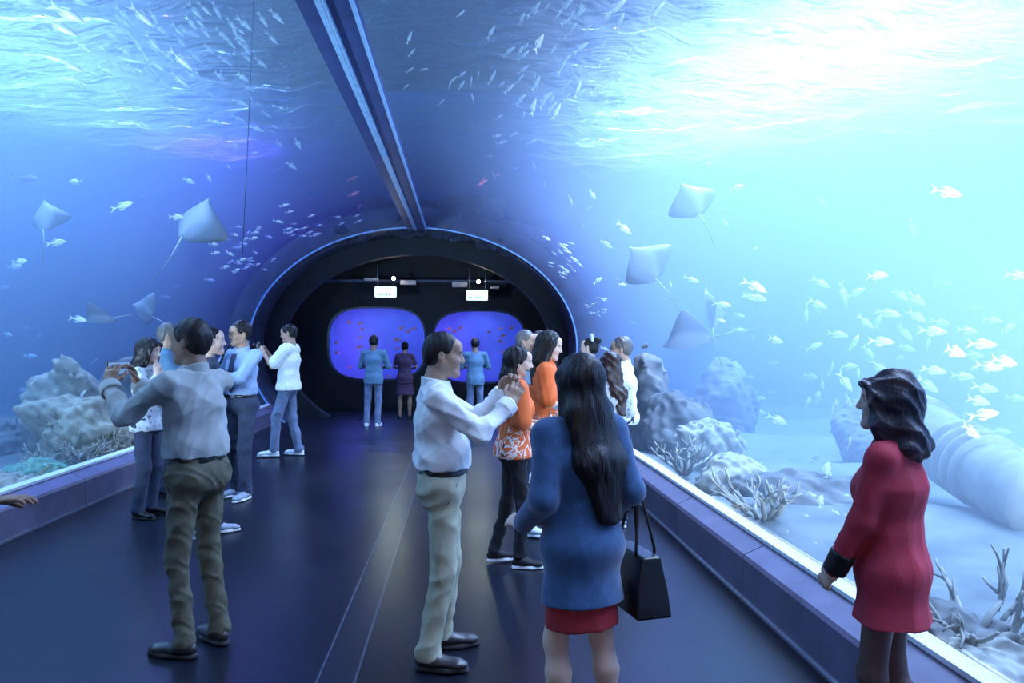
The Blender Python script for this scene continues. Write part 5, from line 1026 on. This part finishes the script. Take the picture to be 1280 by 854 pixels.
school([(1183, 240, 42, 12), (1142, 284, 28, 88), (1026, 251, 17, 45), (1095, 344, 34, 0), (1026, 353, 25, 35), (1022, 380, 27, 25), (1053, 365, 28, 65), (1057, 376, 18, 80), (1125, 368, 27, 35), (1145, 373, 29, 45), (1110, 391, 31, 15), (1146, 395, 29, 35), (1083, 402, 25, 45), (1099, 401, 22, -80), (1047, 418, 27, 10), (1069, 429, 26, -60), (1101, 427, 34, 5), (1131, 416, 26, 50), (1167, 414, 35, 5), (1209, 413, 29, 8), (1161, 431, 20, -85), (1191, 439, 42, 18), (1227, 430, 37, 5), (1255, 452, 41, 12), (1235, 459, 36, 8), (1167, 463, 33, 12), (1233, 486, 33, 12), (1221, 501, 36, 15), (1231, 518, 40, -5), (1211, 539, 40, 28), (1271, 344, 35, 5), (1271, 498, 27, 8), (1133, 435, 23, 20), (1124, 447, 17, 0), (1060, 458, 25, 0), (1099, 459, 29, 45), (1073, 469, 21, -80), (1057, 477, 30, 60), (1040, 462, 20, -85), (1028, 479, 20, 80), (1081, 481, 21, -85), (1059, 501, 25, 50), (1159, 481, 33, 40), (968, 425, 27, 15), (1018, 433, 23, -20), (972, 525, 29, 25), (944, 357, 35, 30), (940, 371, 23, 20), (1083, 523, 25, 25), (1093, 541, 20, -80), (1063, 547, 18, 80), (1047, 547, 19, 85), (1272, 565, 34, 5), (1185, 590, 20, 40), (1108, 470, 26, 12), (1135, 490, 28, 15), (1240, 400, 26, 8), (1205, 470, 30, 10), (1251, 540, 30, 6), (864, 349, 21, 25), (902, 380, 25, 15), (924, 394, 17, 20), (924, 412, 19, 15), (940, 421, 13, 30), (946, 372, 27, 15), (921, 235, 23, -20), (859, 269, 21, 185), (818, 267, 13, 10), (780, 285, 25, 40), (756, 304, 16, 10), (736, 260, 13, -30), (728, 281, 11, 80), (680, 231, 11, -80), (714, 250, 15, 80), (790, 403, 11, 10), (771, 348, 10, 20), (897, 464, 13, 50), (856, 489, 13, 40), (873, 483, 9, 0), (845, 505, 9, 20), (937, 472, 15, 0), (920, 493, 19, -5), (949, 498, 19, 0), (964, 490, 15, 5), (949, 515, 19, 15), (915, 528, 12, 0), (967, 454, 15, -5)], 'jack', C_, 'big school of the bright tank', size=0.24)
cloud(16, (985, 330, 1275, 545), (17, 30), 10, 'jack', C_, 'big school of the bright tank', size=0.30, jit=25)
D_ = 'deep-bodied pale yellow fish drifting low in the bright tank'
school([(1022, 497, 17, -80), (1011, 504, 17, -80), (1045, 509, 21, -80), (1020, 573, 16, -80), (1033, 589, 25, -65), (1008, 609, 18, 80), (1025, 627, 18, -70), (1063, 555, 20, -80)], 'disc', D_, 'deep-bodied fish of the bright tank', size=0.18)
cloud(16, (975, 590, 1075, 700), (8, 17), 5, 'jack', 'small fish close above the sand of the bright tank', 'small fish above the bright sand', size=0.14)
E_ = 'white fish of the dense school under the brightest water top'
school([(668, 12, 28, -55), (707, 6, 30, -45), (770, 9, 38, -40), (819, 14, 38, -45), (614, 40, 21, -60), (672, 55, 34, -60), (650, 64, 19, -60), (717, 33, 15, -50), (754, 55, 14, -45), (754, 78, 25, -35), (702, 84, 25, -65), (768, 97, 27, -40), (780, 125, 21, -55), (774, 145, 15, 85), (740, 153, 19, -20), (754, 131, 17, -50), (725, 117, 19, -40), (670, 105, 25, -65), (679, 128, 23, -65), (688, 137, 15, -65), (650, 99, 17, -55), (726, 140, 15, 60), (655, 143, 11, -80), (624, 146, 13, -35), (621, 170, 15, -15), (627, 178, 17, -20), (642, 168, 13, -30), (665, 177, 15, -25), (668, 207, 13, 85), (644, 210, 8, 0), (612, 195, 9, 0), (617, 219, 11, 70)], 'slim', E_, 'dense school under the bright water top', size=0.24, fwd=0.25)
cloud(42, (608, 0, 800, 150), (12, 26), -55, 'slim', E_, 'dense school under the bright water top', size=0.22, jit=12)
cloud(14, (500, 10, 620, 150), (9, 18), -60, 'slim', 'small fish passing over the crown joint of the tunnel', 'fish over the crown joint', size=0.18, jit=25)
cloud(34, (682, 302, 728, 350), (6, 13), 28, 'slim', 'tight shoal of tiny fish past the portal ring in the bright tank', 'shoal past the portal ring', size=0.14, jit=12, stuff=True); cloud(14, (732, 368, 762, 398), (5, 9), 10, 'slim', 'second smaller shoal of tiny fish lower beside the portal ring', 'shoal past the portal ring', size=0.12, stuff=True)
cloud(20, (640, 170, 960, 470), (8, 15), 10, 'jack', 'small pale fish scattered in midwater of the bright tank between the rays', 'scattered small fish of the bright tank', size=0.13, jit=40)
# orange fish in the small tanks
for k, (px, py, l_) in enumerate(((437, 403, 9), (451, 404, 8), (452, 412, 8), (450, 422, 7), (450, 434, 9), (421, 428, 8), (421, 441, 8), (438, 459, 7), (502, 410, 9), (511, 414, 10), (518, 411, 9), (497, 425, 10), (486, 471, 8), (496, 436, 7), (561, 411, 8), (569, 414, 9), (575, 410, 8), (626, 411, 8), (628, 420, 9), (626, 427, 8), (629, 441, 9), (640, 410, 8), (612, 415, 7))):
    p = px_at_y(px, py, EWY + 0.5 + 0.7 * rf.random()); o = link('fish', KIND['orange'][k % 3]['whole']); o.location = p; o.rotation_euler = (0, rf.uniform(-.6, .6), rf.choice([0, PI]) + rf.uniform(-.5, .5)); o.scale = (l_ * 0.0205,) * 3
    tag(o, 'orange fish in the small tank the %s' % ('couple of visitors watches' if px < 536 else 'man standing alone watches'), 'fish', 'orange fish of the small tanks')
# rays
m_ray = fish_mat('pale_ray_skin', (0.36, 0.38, 0.42), (0.62, 0.64, 0.66), 0.5)
def ray_fish(px, py, depth, size, heading, roll, label, tail=1.1):
    nu, nv = 15, 17; V = []; F = []
    for side in (1, -1):
        for a in range(nu):
            t = a / (nu - 1); x = 0.5 - t; w_ = 0.70 * max(0.0, 1 - abs((t - 0.46) / (0.46 if t < 0.46 else 0.54)) ** 1.35) + 0.004
            for c in range(nv):
                v_ = c / (nv - 1) * 2 - 1; th = 0.075 * (1 - abs(v_) ** 1.6) * math.sin(PI * (0.03 + 0.94 * t)) ** 0.6 + 0.004; V.append((x - 0.10 * abs(v_) ** 1.6 * (t < 0.999), v_ * w_, side * th + 0.42 * v_ * v_ * w_ + 0.14 * v_ ** 3 * w_))
    o_ = nu * nv
    for a in range(nu - 1):
        for c in range(nv - 1):
            i0 = a * nv + c; F += [(i0, i0 + 1, i0 + nv + 1, i0 + nv), (o_ + i0, o_ + i0 + nv, o_ + i0 + nv + 1, o_ + i0 + 1)]
    for a in range(nu - 1):
        for c in (0, nv - 1): i0 = a * nv + c; F.append((i0, i0 + nv, o_ + i0 + nv, o_ + i0))
    for c in range(nv - 1):
        for a in (0, nu - 1): i0 = a * nv + c; F.append((i0, o_ + i0, o_ + i0 + 1, i0 + 1))
    me = pymesh('ray_body', V, F); bm = bmesh.new(); bm.from_mesh(me); bmesh.ops.recalc_face_normals(bm, faces=bm.faces); bm.to_mesh(me); bm.free()
    a, b_ = water_span(px, py, 0.5); d = min(max(depth, a + 0.2), b_); t = math.radians(heading)
    ax = (RGT * math.cos(t) - UP * math.sin(t) + FWD * 0.25).normalized(); z = (-FWD) - ax * (-FWD).dot(ax); z.normalize(); z = Matrix.Rotation(math.radians(roll), 3, ax) @ z; y = z.cross(ax); M = Matrix((ax, y, z)).transposed().to_4x4(); M.translation = at(px, py, d)
    o = link('ray', me, m_ray, smooth=True); o.matrix_world = M @ Matrix.Diagonal((size, size, size, 1)); tag(o, label, 'ray')
    tube('tail', [(-0.45, 0, 0.0), (-0.45 - tail * 0.4, 0.04, 0.03), (-0.45 - tail, -0.05, 0.10)], 0.028, m_ray, o, 6, 0.006)
    for q in (-1, 1): bm = bmesh.new(); bmesh.ops.create_uvsphere(bm, u_segments=8, v_segments=6, radius=0.025); bmesh.ops.translate(bm, verts=bm.verts, vec=(0.33, q * 0.09, 0.055)); link('eye', bm_mesh('eye', bm), m_fdark, o, smooth=True)
ray_fish(803, 328, 9.5, 0.60, -125, 150, 'pale ray tilting its white belly towards the bright glass')
ray_fish(858, 428, 9.5, 0.62, 170, 120, 'ray gliding level with its wings spread above the reef heap')
ray_fish(862, 248, 10.5, 0.50, -115, 165, 'broad pale ray high in the bright tank')
ray_fish(886, 385, 12.0, 0.62, -95, 60, 'narrow ray rising steeply behind the gliding ray')
ray_fish(245, 272, 10.0, 0.72, -60, 150, 'large pale ray turning upwards in the shaded tank')
ray_fish(55, 268, 10.0, 0.40, -95, 165, 'triangular ray rising in the shaded tank beyond the scattered fish')
ray_fish(124, 400, 8.6, 0.40, 175, 110, 'ray swimming low in the shaded tank above the ochre reef')
ray_fish(178, 388, 9.6, 0.40, -150, 150, 'dim ray fanning its wings deeper in the shaded tank')
